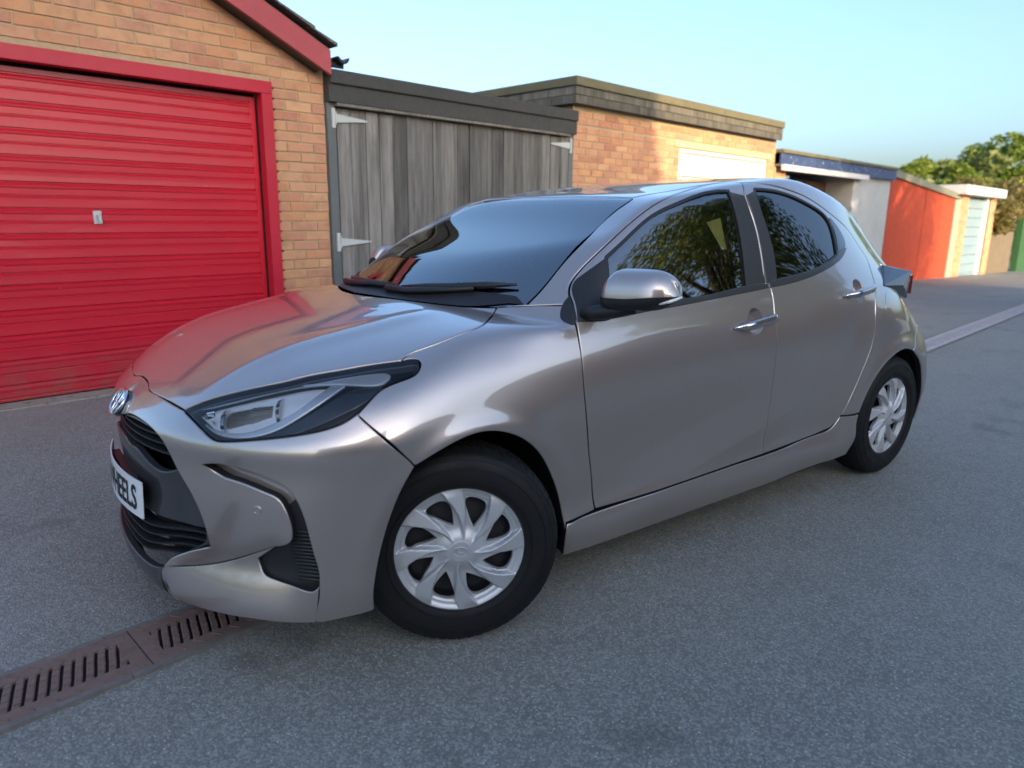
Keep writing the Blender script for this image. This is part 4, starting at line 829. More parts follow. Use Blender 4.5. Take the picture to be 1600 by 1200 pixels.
def bar(name, pts, h, dep, material, parent):
    """a slat: the line pts (car coords, near half from the centre) swept with a thin blade section, both halves"""
    P = resample(pts, .02); full = np.concatenate([P[::-1]*np.array([1, -1, 1.]), P[1:]]); vs = []; fs = []; n = len(full)
    for p in full:
        for dx, dz in ((0, h*.35), (.3*dep, h*.5), (dep, h*.3), (dep, -h*.5), (.3*dep, -h*.5), (0, -h*.2)): vs.append((p[0]+dx, -p[1], p[2]+dz))
    for i in range(n-1):
        for k in range(6): fs.append((i*6+k, i*6+(k+1) % 6, (i+1)*6+(k+1) % 6, (i+1)*6+k))
    fs += [tuple(range(6)), tuple((n-1)*6+k for k in range(5, -1, -1))]
    m = MB(); m.add(vs, fs); return m.build(name, material, parent, auto=40)
for z0, z1, ye in ((.655, .668, .33), (.632, .648, .385), (.608, .622, .41)):
    L = front_pts(*[(y, z0+(z1-z0)*(y/ye)**2) for y in np.linspace(0, ye, 8)]); L[:, 0] += .022; bar('grille_slat', L, .010, .035, PLASTIC, grille)
for z0, z1, ye in ((.375, .425, .545), (.345, .400, .53), (.312, .372, .50), (.280, .335, .44)):
    yy = np.linspace(0, ye, 10); L = front_pts(*[(y, z0+(z1-z0)*sstep((y/ye-.35)/.65)) for y in yy]); L[:, 0] += .020; bar('grille_slat', L, .009, .04, PLASTIC, grille)
# ---- front wings
ft = cat_(cv['lamp_tip'][::-1])
wing_loop = cat_(resample(ft), resample(cv['hood_side'])[1:], resample(cat_(cv['pillar_seam'], cv['door_top'][1:2]))[1:], resample(cat_(cv['door_top'][1:2], cv['door_front']))[1:], resample(side_pts((.498, .312), (.43, .306), (.362, .303)))[1:],
                 resample(side_pts((.353, .28), (.345, .35), (.321, .422), (.251, .545), (.125, .651), (-.013, .685), (-.14, .655), (-.213, .627))), resample(cv['bump_seam'][::-1])[1:])
wings = panel('front_wing', wing_loop, (-.05, .86, .50), PAINT, car, flange=.03, res=.014, gap=.0028, bev=.0016)
# ---- side frames: screen pillar, cant rail, rear pillar and rear quarter in one piece
ditch = top_pts((.957, .505), (1.2, .520), (1.6, .525), (2.0, .510), (2.3, .475), (2.58, .425))
tail = cat_(ditch[-1:], [(2.72, .455, 1.26), (2.80, .51, 1.15), (2.845, .58, 1.05), (2.855, .66, .93), (2.86, .70, .84), (2.83, .780, .765)])
rarch = side_pts((2.674, .643), (2.56, .662), (2.43, .636), (2.31, .56), (2.235, .45), (2.212, .385))
frame_loop = cat_(resample(cv['pillar_seam'][::-1]), resample(cv['ws_edge'])[1:], resample(ditch)[1:], resample(tail)[1:], resample(cv['rbump_seam'])[1:], resample(rarch)[1:], resample(side_pts((2.212, .385), (2.14, .384), (2.069, .393)))[1:], resample(cv['door_top'][1:29][::-1])[1:])
frames = panel('side_frame', frame_loop, (.10, .86, .52), PAINT, car, flange=.03, res=.018)
# ---- roof, windscreen
head = cat_([(.955, 0, 1.37), (.957, .25, 1.37), (.958, .42, 1.365)], ditch[:1])
roof_half = cat_(resample(head), resample(ditch)[1:], resample(cat_(ditch[-1:], [(2.66, .25, 1.37), (2.68, 0, 1.375)]))[1:]); roof_half[0, 1] = roof_half[-1, 1] = 0
roof = full_panel('roof_panel', roof_half, (0, 0, 1), PAINT, car, gap=.004, flange=.02, res=.03)
wsl = cat_([(.06, 0, .985), (.10, .25, .985), (.19, .45, .985), (.30, .62, .985)], cv['ws_edge'][:1])
ws_half = cat_(resample(head[::1]), resample(cv['ws_edge'][::-1])[1:], resample(wsl[::-1])[1:]); ws_half[0, 1] = ws_half[-1, 1] = 0
def ws_only(P): return np.zeros(len(P))
screen = full_panel('windscreen', ws_half, (-.42, 0, .9), GLASS, car, gap=.003, flange=0, off=-.002, res=.03)
wi = ws_half.copy(); _ce = wi.mean(0); 
_h2 = cat_([(.915, 0, 1.36), (.915, .25, 1.36), (.90, .38, 1.35)]); _e2 = cv['ws_edge'][::-1][1:]+np.array([-.012, -.045, .0])
_b2 = cat_([(.36, .595, 1.035), (.30, .52, 1.030), (.21, .36, 1.03), (.14, .18, 1.03), (.12, 0, 1.03)])
frit_half = cat_(resample(_h2), resample(cat_(_h2[-1:], [(.885, .445, 1.335)], _e2[2:-1]))[1:], resample(_b2)[0:]); frit_half[0, 1] = frit_half[-1, 1] = 0
full_panel('screen_border', ws_half, (-.42, 0, .9), GLOSSBLACK, screen, gap=.003, flange=0, off=-.006, res=.03, holes=[sym(frit_half)])
# ---- doors with frames, glass and trim
g_gap = cv['door_gap']; dtop = cv['door_top']; k_top = int(np.argmin(np.linalg.norm(dtop-g_gap[0], axis=1)))
gap_line = cat_(dtop[k_top:k_top+1], g_gap[1:])
fbot = side_pts((.502, .314), (.75, .317), (1.03, .319), (1.475, .322)); rbot = side_pts((1.475, .322), (1.75, .326), (1.90, .332), (2.002, .345))
front_loop = cat_(resample(cat_(dtop[0:1], cv['door_front'][1:-1], fbot[:1])), resample(fbot)[1:], resample(cat_(fbot[-1:], gap_line[::-1][1:]))[1:], resample(dtop[:k_top+1][::-1])[1:])
rear_loop = cat_(resample(cat_(gap_line[:-1], rbot[:1])), resample(rbot)[1:], resample(cat_(rbot[-1:], dtop[k_top:29][::-1]))[1:])
fg = cv['fglass']; rg = cv['rglass']
fglass = cat_(resample(fg[0:6]), resample(fg[5:7])[1:], resample(fg[6:10])[1:], resample(fg[9:14])[1:], resample(cat_(fg[13:15], fg[0:1]))[1:])
rglass = cat_(resample(rg[0:7]), resample(rg[6:8])[1:], resample(rg[7:11])[1:], resample(cat_(rg[10:14], rg[0:1]))[1:])
DS = (0, .90, .44)
def cup_ring(k0, k1):
    a, b = cv['handle'][k0], cv['handle'][k1]; c = a+(b-a)*.56
    return side_pts(*[(c[0]+.047*np.cos(t), c[2]+.047*np.sin(t)) for t in np.linspace(0, 2*np.pi, 37)[:-1]])
cupf, cupr = cup_ring(0, 2), cup_ring(3, 5)
fdoor = panel('front_door', front_loop, DS, PAINT, car, flange=.025, gap=.0028, bev=.0018, res=.016, holes=[fglass, cupf])
rdoor = panel('rear_door', rear_loop, DS, PAINT, car, flange=.025, res=.016, holes=[rglass, cupr])
panel('window_glass', fglass, DS, SIDEGLASS, fdoor, off=-.006, gap=-.006, flange=0, res=.04)
panel('window_glass', rglass, DS, PRIVACY, rdoor, off=-.006, gap=-.006, flange=0, res=.04)
def scaled(L, s): c = L.mean(0); return c+(L-c)*s
def ring(L, g, d=DS):
    """the outline moved outwards by g in the plane seen along d"""
    d = np.asarray(d, float); d = d/np.linalg.norm(d); e1 = np.cross(d, [0, 0, 1.]); e1 /= np.linalg.norm(e1); e2 = np.cross(d, e1)
    p = np.stack([L@e1, L@e2], 1); q, _ = inset(p, -g if area2(p) > 0 else g); return (q[:, :1]*e1+q[:, 1:2]*e2+(L@d)[:, None]*d)
panel('window_seal', ring(fglass, .013), DS, PLASTIC, fdoor, off=.0022, gap=0, bev=.002, flange=.008, res=.03, holes=[fglass])
panel('window_seal', ring(rglass, .013), DS, PLASTIC, rdoor, off=.0022, gap=0, bev=.002, flange=.008, res=.03, holes=[rglass])
bl = cv['belt_low']
belt_f = cat_(resample(bl[1:4]), resample(cat_(bl[3:4]+[-.002, -.004, .004], [(1.425, .812, 1.038)]))[1:], resample(cat_([(1.425, .812, 1.038)], fg[9:10]+[.01, 0, .000], fg[10:14]+[0, 0, -.002], fg[13:14]+[-.01, 0, 0])))
panel('belt_strip', belt_f, DS, SATIN, fdoor, off=.0045, gap=0, bev=.003, flange=.012, res=.03)
belt_r = cat_(resample(cat_(bl[3:4]+[.006, 0, 0], bl[4:8])), resample(cat_(bl[7:8], rg[7:8]+[.02, 0, .02], rg[7:11]+[0, 0, -.002], [(1.447, .808, 1.042)])))
panel('belt_strip', belt_r, DS, SATIN, rdoor, off=.0045, gap=0, bev=.003, flange=.012, res=.03)
bp_f = cat_(resample(cat_(fg[6:10]+[.006, 0, 0])), resample(cat_([(1.418, .806, 1.038)], gap_line[4:0:-1]+[-.006, 0, 0]))); panel('pillar_trim', bp_f, DS, SATIN, fdoor, off=.0032, gap=0, bev=.002, flange=.008, res=.03)
bp_r = cat_(resample(gap_line[1:6]+np.array([.008, 0, 0])), resample(cat_(rg[10:14][::1]+[-.006, 0, 0], rg[0:1]+[-.012, 0, -.004]))); panel('pillar_trim', bp_r, DS, SATIN, rdoor, off=.0032, gap=0, bev=.002, flange=.008, res=.03)
qt = cat_(rg[5:8]+[.014, 0, 0], cv['quarter'][::-1][1:4], cv['quarter'][0:1]); panel('quarter_trim', cat_(resample(rg[4:8]+np.array([.016, 0, 0])), resample(cv['quarter'][::-1][1:])), DS, GLOSSBLACK, rdoor, off=.0035, gap=0, bev=.002, flange=.008, res=.03)
sail_f = cat_(resample(cat_(dtop[0:4]+[.008, 0, 0], [(.52, .70, 1.093)])), resample(cat_([(.52, .70, 1.093)], fg[0:1]+[-.006, 0, .004])), resample(cat_(fg[0:1], fg[14:15], fg[13:14]))[1:], resample(cat_(fg[13:14], bl[1:2], dtop[0:1]+[.008, 0, -.006]))[1:])
panel('mirror_sail', sail_f, DS, PLASTIC, fdoor, off=.004, gap=0, bev=.003, flange=.012, res=.03)
panel('wing_trim', resample(cat_(cv['sail'], cv['sail'][:1])), DS, PLASTIC, wings, off=.003, gap=0, bev=.003, flange=.01, res=.03)
# ---- sill, fuel flap, rear bumper, tailgate
sill_loop = cat_(resample(side_pts((.362, .300), (.75, .314), (1.03, .316), (1.6, .319), (1.90, .329), (2.002, .341), (2.066, .390))), resample(side_pts((2.066, .390), (2.14, .381), (2.212, .381)))[1:], resample(side_pts((2.212, .381), (2.205, .30), (2.19, .17)))[1:], resample(side_pts((2.19, .17), (1.4, .165), (.6, .165), (.372, .17)))[1:])
panel('sill', sill_loop, (0, 1, .05), PAINT, car, flange=.03, res=.02)
fc = cv['fuel'][1]; a = np.linspace(0, 2*np.pi, 41)[:-1]; fl = side_pts(*[(fc[0]+.085*np.cos(t)+.018*np.sin(t), fc[2]+.088*np.sin(t)-.02*np.cos(t)) for t in a])
V, N, F = build_panel(fl, (0, .9, .4), off=.0012, gap=0, bev=.0022, flange=.004, res=.02); emit('fuel_flap', V, N, F, PAINT, frames[0], 1)
rb_loop = cat_(resample(cat_(rear_pts((0, .70), (.3, .705), (.55, .72), (.70, .745)), cv['rbump_seam'][:1])), resample(cv['rbump_seam'])[1:], resample(side_pts((2.674, .643), (2.78, .575), (2.855, .46), (2.895, .35), (2.90, .24)))[1:], resample(cat_(side_pts((2.90, .24)), rear_pts((.70, .20), (.4, .19), (0, .19))))[1:])
rb_loop[0, 1] = rb_loop[-1, 1] = 0
V, N, F = build_panel(rb_loop, (.75, .66, 0), centre=True, flange=.03, res=.025); rbumper = emit('rear_bumper', V, N, F, PAINT, car, 0)
tg_half = cat_(resample(cat_([(2.68, 0, 1.375), (2.66, .25, 1.37)], ditch[-1:])), resample(tail[:-1])[1:], resample(rear_pts((.69, .75), (.55, .725), (.3, .71), (0, .705)))); tg_half[0, 1] = tg_half[-1, 1] = 0
tgate = full_panel('tailgate', tg_half, (.9, 0, .43), PAINT, car, flange=.02, res=.03, gap=.004)
tgw = cat_(resample(rear_pts((0, 1.27), (.25, 1.265), (.38, 1.25))), resample(rear_pts((.38, 1.25), (.46, 1.10), (.50, 1.02)))[1:], resample(rear_pts((.50, 1.02), (.25, 1.0), (0, .995)))[1:]); tgw[0, 1] = tgw[-1, 1] = 0
full_panel('rear_window', tgw, (.9, 0, .43), GLOSSBLACK, tgate, off=.003, gap=0, flange=.01, res=.04)
# ---- rear lamps: wedge that stands out of the quarter
for s in (1, -1):
    P = [(2.576, .695, 1.068), (2.392, .80, .981), (2.625, .785, .969), (2.712, .765, .938), (2.771, .745, .893), (2.792, .742, .93), (2.79, .742, 1.034), (2.70, .725, 1.045), (2.63, .715, 1.056), (2.60, .60, 1.02), (2.42, .70, .97), (2.80, .55, 1.0), (2.80, .60, .88), (2.70, .68, .91)]
    me = bpy.data.meshes.new('rear_lamp'); bm = bmesh.new()
    for p in P: bm.verts.new((p[0], -s*p[1], p[2]))
    bmesh.ops.convex_hull(bm, input=bm.verts); bmesh.ops.recalc_face_normals(bm, faces=bm.faces); bm.to_mesh(me); bm.free(); me.materials.append(GLOSSBLACK)
    o = link(bpy.data.objects.new('rear_lamp', me), car); b = o.modifiers.new('bevel', 'BEVEL'); b.width = .006; b.segments = 3
    MB().prism([(2.74, .925), (2.797, .915), (2.797, 1.015), (2.765, 1.01)], -s*.66, -s*.752, 1).build('lamp_lens', RED_LENS, o, bevel=.003)
# ---- headlamps
lamp_loop = cat_(resample(cv['hood_lamp']), resample(cv['lamp_tip'])[1:], resample(cv['lamp_low'])[1:])
D_LAMP = np.array((-.55, .66, .5))
lens = panel('headlamp', lamp_loop, D_LAMP, LENS, car, gap=.004, bev=.003, flange=0, off=-.001, res=.022)
def lamp_pt(u, w, dep):
    """point inside the lamp: u along its length 0 nose .. 1 tip, w 0 bottom .. 1 top"""
    t = resample(cv['hood_lamp'], .01); b = resample(cv['lamp_low'][::-1], .01); A = t[int(u*.999*len(t))]; B = b[int(min(1, u*1.02)*.999*len(b))]
    p = B+(A-B)*w; n = grad(p[None])[0]; return p-n*dep
LAMPBACK = mat('lamp_reflector_back', (.80, .84, .88), .28, .3); SILV = mat('lamp_bezel_silver', (.62, .64, .66), .25, .7); GREYLENS = mat('grey_light_guide', (.42, .46, .50), .12, .2, coat=1.); BARREL = mat('smoked_bronze_barrel', (.30, .235, .17), .2, .85, coat=.6)
_t = NT(BARREL); _w = _t.n('TexWave', wave_type='BANDS', bands_direction='Z'); _w.inputs['Scale'].default_value = 60; _t.l(_t.coord(), _w.inputs['Vector']); _t.bump(_w.outputs['Fac'], .5, .003)
for s, par in ((1, lens[0]), (-1, lens[1])):
    V, N, F = build_panel(lamp_loop, D_LAMP, off=-.070, gap=-.030, flange=0, res=.03); emit('lamp_housing', V, N, F, PLASTIC, par, s)
    V, N, F = build_panel(lamp_loop, D_LAMP, off=-.012, gap=.003, bev=.003, flange=.02, res=.03, holes=[ring(lamp_loop, -.006, D_LAMP)]); emit('lamp_rim', V, N, F, GLOSSBLACK, par, s)
    # silver bezel plate with an oval opening
    def lp(pts, dep): return np.array([lamp_pt(u, w, dep) for u, w in pts])
    rf = lp([(.010, .72), (.03, 1.15), (.3, 1.22), (.6, 1.22), (.78, 1.10), (.72, .60), (.62, .34), (.5, .16), (.35, .08), (.16, .06), (.06, .25)], 0); V, N, F = build_panel(resample(cat_(rf, rf[:1])), D_LAMP, off=-.034, gap=0, bev=.003, flange=.02, res=.03); emit('lamp_reflector', V, N, F, LAMPBACK, par, s)
    us = lp([(.08, .16), (.2, .10), (.38, .10), (.55, .17), (.66, .34), (.745, .60), (.80, .86), (.71, .85), (.665, .62), (.605, .42), (.51, .275), (.37, .205), (.2, .20), (.11, .25)], 0)
    V, N, F = build_panel(cat_(resample(us[:7]), resample(us[6:8])[1:], resample(us[7:])[1:]), D_LAMP, off=-.022, gap=0, bev=.004, flange=.03, res=.02); emit('lamp_bezel', V, N, F, SILV, par, s)
    for u0, w0 in ((.09, .52), (.17, .36)): p = lamp_pt(u0, w0, .03); MB().lathe([(0, .004), (.010, .003), (.013, 0)], 14, Matrix.Translation((p[0], -s*p[1], p[2])) @ Matrix.Rotation(1.2, 4, 'Y') @ Matrix.Diagonal((.5, 1.7, 1, 1))).build('lamp_notch', GLOSSBLACK, par, smooth=True)
    bk = lp([(.10, .02), (.30, .0), (.50, .02), (.70, .10), (.86, .22), (.97, .40), (.985, .62), (.85, .70), (.78, .56), (.68, .32), (.55, .15), (.38, .09), (.18, .07)], 0); V, N, F = build_panel(resample(cat_(bk, bk[:1])), D_LAMP, off=-.024, gap=0, bev=.003, flange=.04, res=.025); emit('lamp_shade', V, N, F, GLOSSBLACK, par, s)
    dr = lp([(.02, .84), (.3, .90), (.6, .91), (.85, .91), (.98, .80), (.985, .62), (.84, .72), (.6, .88), (.3, .875)], 0)
    V, N, F = build_panel(resample(cat_(dr, dr[:1])), D_LAMP, off=-.016, gap=0, bev=.004, flange=.02, res=.025); emit('light_guide', V, N, F, GREYLENS, par, s)
    # ribbed barrel between two chrome cups
    pa, pb = lamp_pt(.26, .46, .058), lamp_pt(.50, .56, .058)
    def y_(p): return Vector((p[0], -s*p[1], p[2]))
    ax = (y_(pb)-y_(pa)); q = ax.to_track_quat('Z', 'Y').to_matrix().to_4x4(); L = ax.length; M = Matrix.Translation(y_(pa)) @ q
    MB().lathe([(.0, 0), (.036, 0), (.040, .01), (.041, L*.5), (.0425, L*.51), (.040, L-.01), (.0, L)], 32, M).build('lamp_barrel', BARREL, par, auto=40)
    for e, r in ((-.012, .047), (L+.006, .050)):
        MB().lathe([(r*.35, e-.002), (r, e), (r*1.04, e+.012), (r*.92, e+.010), (r*.35, e+.004)], 32, M, closed=True).build('lamp_reflector', CHROME, par, auto=40)
    for pb_ in (lamp_pt(.245, .66, .040), lamp_pt(.535, .58, .040)):
        MB().lathe([(0, -.010), (.006, -.009), (.010, 0), (.006, .009), (0, .010)], 20, Matrix.Translation(y_(pb_)) @ q).build('lamp_bulb', AMBER, par, smooth=True)  # amber in the bulb colour stands for a warm reflection off sunlit brick
    MB().box(-.016, .016, -.02, .02, -.014, .014, Matrix.Translation(y_(lamp_pt(.14, .62, .045))) @ q).build('lamp_reflector', CHROME, par, bevel=.004)
    MB().box(-.018, .018, -.022, .022, -.020, .020, Matrix.Translation(y_(lamp_pt(.60, .74, .050))) @ q).build('lamp_reflector', CHROME, par, bevel=.005)
# ---- badge on the nose and its dish
bp = front_pts((0, .700))[0]; bn = grad(bp[None])[0]
BM = Matrix.Translation((bp[0], 0, bp[2])) @ Vector((bn[0], 0, bn[2])).to_track_quat('Z', 'Y').to_matrix().to_4x4()
def emblem(M, w, h, t, material, parent, name='emblem'):
    m = MB()
    def oval(cx, cy, a, b, r):
        n = 48; pts = [M @ Vector((cx+a*math.cos(2*math.pi*k/n), cy+b*math.sin(2*math.pi*k/n), t)) for k in range(n+1)]; m.tube(pts, r, 8, caps=False)
    r = w*.055; oval(0, 0, w, h, r*1.2); oval(0, h*.38, w*.62, h*.55, r); oval(0, -.02*h, w*.26, h*.93, r)
    return m.build(name, material, parent, smooth=True)
# to_track_quat leaves local Y up-ish; find the in-plane axes so that the oval lies flat and wide
_z = Vector((bn[0], 0, bn[2])).normalized(); _x = Vector((0, 1, 0)); _y = _z.cross(_x)
if _y.z < 0: _x = -_x; _y = -_y
BM = Matrix(((_x.x, _y.x, _z.x, bp[0]), (_x.y, _y.y, _z.y, 0), (_x.z, _y.z, _z.z, bp[2]), (0, 0, 0, 1)))
badge = emblem(BM, .062, .043, .008, CHROME, bumper, 'badge')
MB().lathe([(0, .003), (.055, .003), (.060, 0), (.060, -.01)], 40, BM @ Matrix.Diagonal((1.05, .74, 1, 1))).build('badge_dish', GLOSSBLACK, badge, auto=40)
# ---- number plate, bent round the nose, with its lettering
def plate_pt(y, z, dx=0): return (-.822+.50*y*y+.05*(z-.455)+dx, -y, z)
PZ0, PZ1 = .398, .512; n = 24; vs = []; fs = []
for i in range(n+1):
    y = -.26+.52*i/n
    for z in (PZ0, PZ1):
        for dx in (0, .004): vs.append(plate_pt(y, z, dx))
for i in range(n):
    a = i*4; b = a+4; fs += [(a, a+2, b+2, b), (a+1, b+1, b+3, a+3), (a, b, b+1, a+1), (a+2, a+3, b+3, b+2)]
fs += [(0, 1, 3, 2), (n*4, n*4+2, n*4+3, n*4+1)]
m = MB(); m.add(vs, fs); plate = m.build('number_plate', WHITE_PLATE, car)
m = MB(); m.box(-.800, -.775, -.20, .20, .42, .49); m.build('plate_holder', PLASTIC, plate)
def text_mesh(txt, size, bold=0.):
    c = bpy.data.curves.new('t', 'FONT'); c.body = txt; c.size = size; c.align_x = 'CENTER'; c.align_y = 'CENTER'; c.offset = bold; c.resolution_u = 3
    o = bpy.data.objects.new('t', c); C.objects.link(o); dg = bpy.context.evaluated_depsgraph_get(); me = bpy.data.meshes.new_from_object(o.evaluated_get(dg)); bpy.data.objects.remove(o); return me
me = text_mesh('MK WHEELS', .092, .0022); xs = [v.co.x for v in me.vertices]; ys = [v.co.y for v in me.vertices]; sx = .455/(max(xs)-min(xs)); sy = .079/(max(ys)-min(ys)); cx = (max(xs)+min(xs))/2; cyy = (max(ys)+min(ys))/2
for v in me.vertices: y = (v.co.x-cx)*sx; v.co = plate_pt(y, .455+(v.co.y-cyy)*sy, -.0015)
me.materials.append(INK); o = link(bpy.data.objects.new('plate_lettering', me), plate)
# ---- wheels
def wheel_axis(x, y, deg):
    a = math.radians(deg); n = Vector((-math.sin(a), -math.cos(a), 0)) if y > 0 else Vector((math.sin(a), math.cos(a), 0))   # outward, local coords (y flipped)
    z = n; up = Vector((0, 0, 1)); xx = up.cross(z); return Matrix(((xx.x, 0, z.x, x), (xx.y, 0, z.y, -y), (0, 1, 0, .312), (0, 0, 0, 1)))
def tyre_mesh():
    R, prof = .312, [(.198, .004), (.206, .010), (.225, .013), (.255, .015), (.278, .010), (.293, .000), (.302, -.012), (.3065, -.024), (.3085, -.04)]
    prof = prof+[(.311, -.085)]+[(r, -.17-h) for r, h in prof[::-1]]
    m = MB(); m.lathe(prof, 96); return m
def tread_mesh():
    """tread blocks: shoulder lugs and three ribs"""
    m = MB(); n = 64
    for k in range(n):
        a0 = 2*math.pi*(k+.09)/n; a1 = 2*math.pi*(k+.91)/n
        for (w0, w1, r0, r1, sk) in ((-.006, -.042, .3005, .3125, .0), (-.047, -.070, .3125, .3140, .4), (-.075, -.097, .3140, .3140, -.2), (-.102, -.124, .3140, .3125, .4), (-.128, -.164, .3125, .3005, 0)):
            s = 2*math.pi/n*sk; vs = []
            for (a, w, r, o) in ((a0, w0, r0, 0), (a1, w0, r0, 0), (a1, w1, r1, s), (a0, w1, r1, s)):
                for rr in (r-.008, r): vs.append((rr*math.cos(a+o), rr*math.sin(a+o), w))
            m.add(vs, [(1, 3, 5, 7), (0, 1, 7, 6), (2, 4, 5, 3), (0, 2, 3, 1), (4, 6, 7, 5)])
    return m
def cap_mesh():
    """wheel cover: eight swept blades over a dished rim, with a window between each pair"""
    R = .200; wind = []
    sw = lambda r: .40*(r/.2)**1.1
    for k in range(8):
        t0 = 2*math.pi*k/8+.12
        pts = []
        for r, a in ((.080, .22), (.115, .10), (.148, .06), (.163, .12), (.167, .34), (.160, .50), (.130, .51), (.100, .42)):
            an = t0+a+sw(r)-.12; pts.append((r*math.cos(an), r*math.sin(an)))
        wind.append(np.array(resample(np.array([(x, y, 0) for x, y in pts+pts[:1]]), .006))[:-1, :2])
    outer = np.array([(R*math.cos(t), R*math.sin(t)) for t in np.linspace(0, 2*math.pi, 121)[:-1]])
    edges = []; allp = []; b = 0
    for L in [outer]+wind: n = len(L); allp.append(L); edges += [(b+i, b+(i+1) % n) for i in range(n)]; b += n
    rr = []
    for r in np.arange(.003, .199, .0034):
        n = max(6, int(2*math.pi*r/.0036)); t = np.linspace(0, 2*math.pi, n+1)[:-1]+r*37; rr.append(np.stack([r*np.cos(t), r*np.sin(t)], 1))
    g = np.concatenate(rr); keep = np.ones(len(g), bool)
    for L in wind: keep &= ~inpoly(g, L); keep &= edge_dist(g, L) > .0017
    allp.append(g[keep]); Q = np.concatenate(allp)
    v, _, f, ov, _, _ = delaunay_2d_cdt([Vector(q) for q in Q], edges, [], 0, 1e-8, True); v = np.array([tuple(q) for q in v]); f = np.array([tuple(t) for t in f if len(t) == 3])
    c = v[f].mean(1); ok = inpoly(c, outer)
    for L in wind: ok &= ~inpoly(c, L)
    f = f[ok]
    def zf(x, y):
        r = np.hypot(x, y); th = np.arctan2(y, x)
        ph = (th-sw(r)) % (2*math.pi/8); u = (ph-.64+math.pi/8) % (2*math.pi/8)-math.pi/8
        hw = .13+.06*sstep((r-.08)/.1); bl = sstep((hw-np.abs(u-.03))*r/.0085)
        tilt = np.clip((u+.10)/.35, -1, 1)*.008; dome = .010-.010*(r/.2)**2
        low = dome-.016*sstep((r-.03)/.05)*sstep((.199-r)/.02)
        z = low*(1-bl)+(dome+tilt*sstep((r-.04)/.05)*sstep((.2-r)/.03))*bl
        rim = sstep((r-.166)/.012); z = z*(1-rim*(1-bl))+(dome-.010*sstep((.197-r)/.02))*rim*(1-bl)
        hub = sstep((.036-r)/.006); return z*(1-hub)+.011*hub
    z = zf(v[:, 0], v[:, 1]); e_ = .0009; gx_ = (zf(v[:, 0]+e_, v[:, 1])-zf(v[:, 0]-e_, v[:, 1]))/(2*e_); gy_ = (zf(v[:, 0], v[:, 1]+e_)-zf(v[:, 0], v[:, 1]-e_))/(2*e_)
    nr = np.stack([-gx_, -gy_, np.ones(len(v))], 1); nr /= np.linalg.norm(nr, axis=1, keepdims=True)
    V = [np.c_[v, z]]; NRM = [nr]; F = [tuple(t) for t in f]; n0 = len(v); inv = {}
    for i, o in enumerate(ov):
        for k in o: inv[k] = i
    b = 0
    for q, L in enumerate([outer]+wind):
        n = len(L); idx = [inv[b+i] for i in range(n)]; b += n; A = V[0][idx].copy(); W = A.copy(); W[:, 2] -= (.014 if q else .008); o_ = A-(A.mean(0) if q else 0); o_[:, 2] = 0; o_ /= np.maximum(np.linalg.norm(o_, axis=1, keepdims=True), 1e-9); o_ *= (-1 if q else 1); V += [A, W]; NRM += [o_, o_]
        for i in range(n): j = (i+1) % n; F.append((n0+i, n0+j, n0+n+j, n0+n+i))
        n0 += 2*n
    V = np.concatenate(V); NRM = np.concatenate(NRM); G = []
    for q in F:
        p = V[list(q)]; nn = np.cross(p[1]-p[0], p[2]-p[0]); G.append(q if nn@NRM[q[0]] > 0 else q[::-1])
    return V, NRM, G
def build_wheel():
    w = empty('wheel'); w.parent = car
    ty = tyre_mesh().build('tyre', RUBBER, w, auto=50); tr = tread_mesh().build('tread', RUBBER, ty)
    tr['kind'] = 'stuff'
    for r in (.218, .262, .286):
        m = MB(); m.tube([(r*math.cos(2*math.pi*k/72), r*math.sin(2*math.pi*k/72), .0145 if r < .28 else .005) for k in range(73)], .0012, 5, caps=False); m.build('sidewall_ring', RUBBER, ty, smooth=True)
    me = None
    rim = MB(); rim.lathe([(.200, -.004), (.203, .006), (.199, .007), (.194, -.004), (.188, -.03), (.185, -.14)], 72); rim.build('rim', STEEL, w, auto=40)
    CV_, CN_, CF_ = cap_mesh(); cap = mesh_obj('wheel_cover', CV_, CF_, SILVER, w, normals=CN_)
    d = MB(); d.lathe([(0, -.035), (.06, -.030), (.09, -.045), (.14, -.040), (.165, -.050), (.187, -.050)], 56); d.build('steel_disc', STEEL, w, auto=40)
    for k in range(8):
        a = 2*math.pi*k/8+.2; h = MB(); h.lathe([(.011, -.0405), (.012, -.034), (.016, -.036), (.017, -.044)], 14, Matrix.Translation((.135*math.cos(a), .135*math.sin(a), 0))); h.build('disc_hole', LINER_AND_GAP, w, smooth=True)
    M = Matrix.Translation((0, 0, .0115)); emblem(M, .022, .0155, .0012, SILVER, cap, 'cover_emblem')
    return w
def copy_tree(o, parent=None):
    c = o.copy(); C.objects.link(c); c.parent = parent
    for ch in list(o.children): copy_tree(ch, c)
    return c
wheel = build_wheel(); wheel.matrix_local = wheel_axis(-.040, .828, 25) @ Matrix.Rotation(math.radians(-8), 4, 'Z')
for x, y, dg, rt in ((2.56, .826, 0, 21), (.02, -.826, 25, 40), (2.56, -.826, 0, 3)):
    w = copy_tree(wheel, car); w.matrix_local = wheel_axis(x, y, dg) @ Matrix.Rotation(math.radians(rt), 4, 'Z')
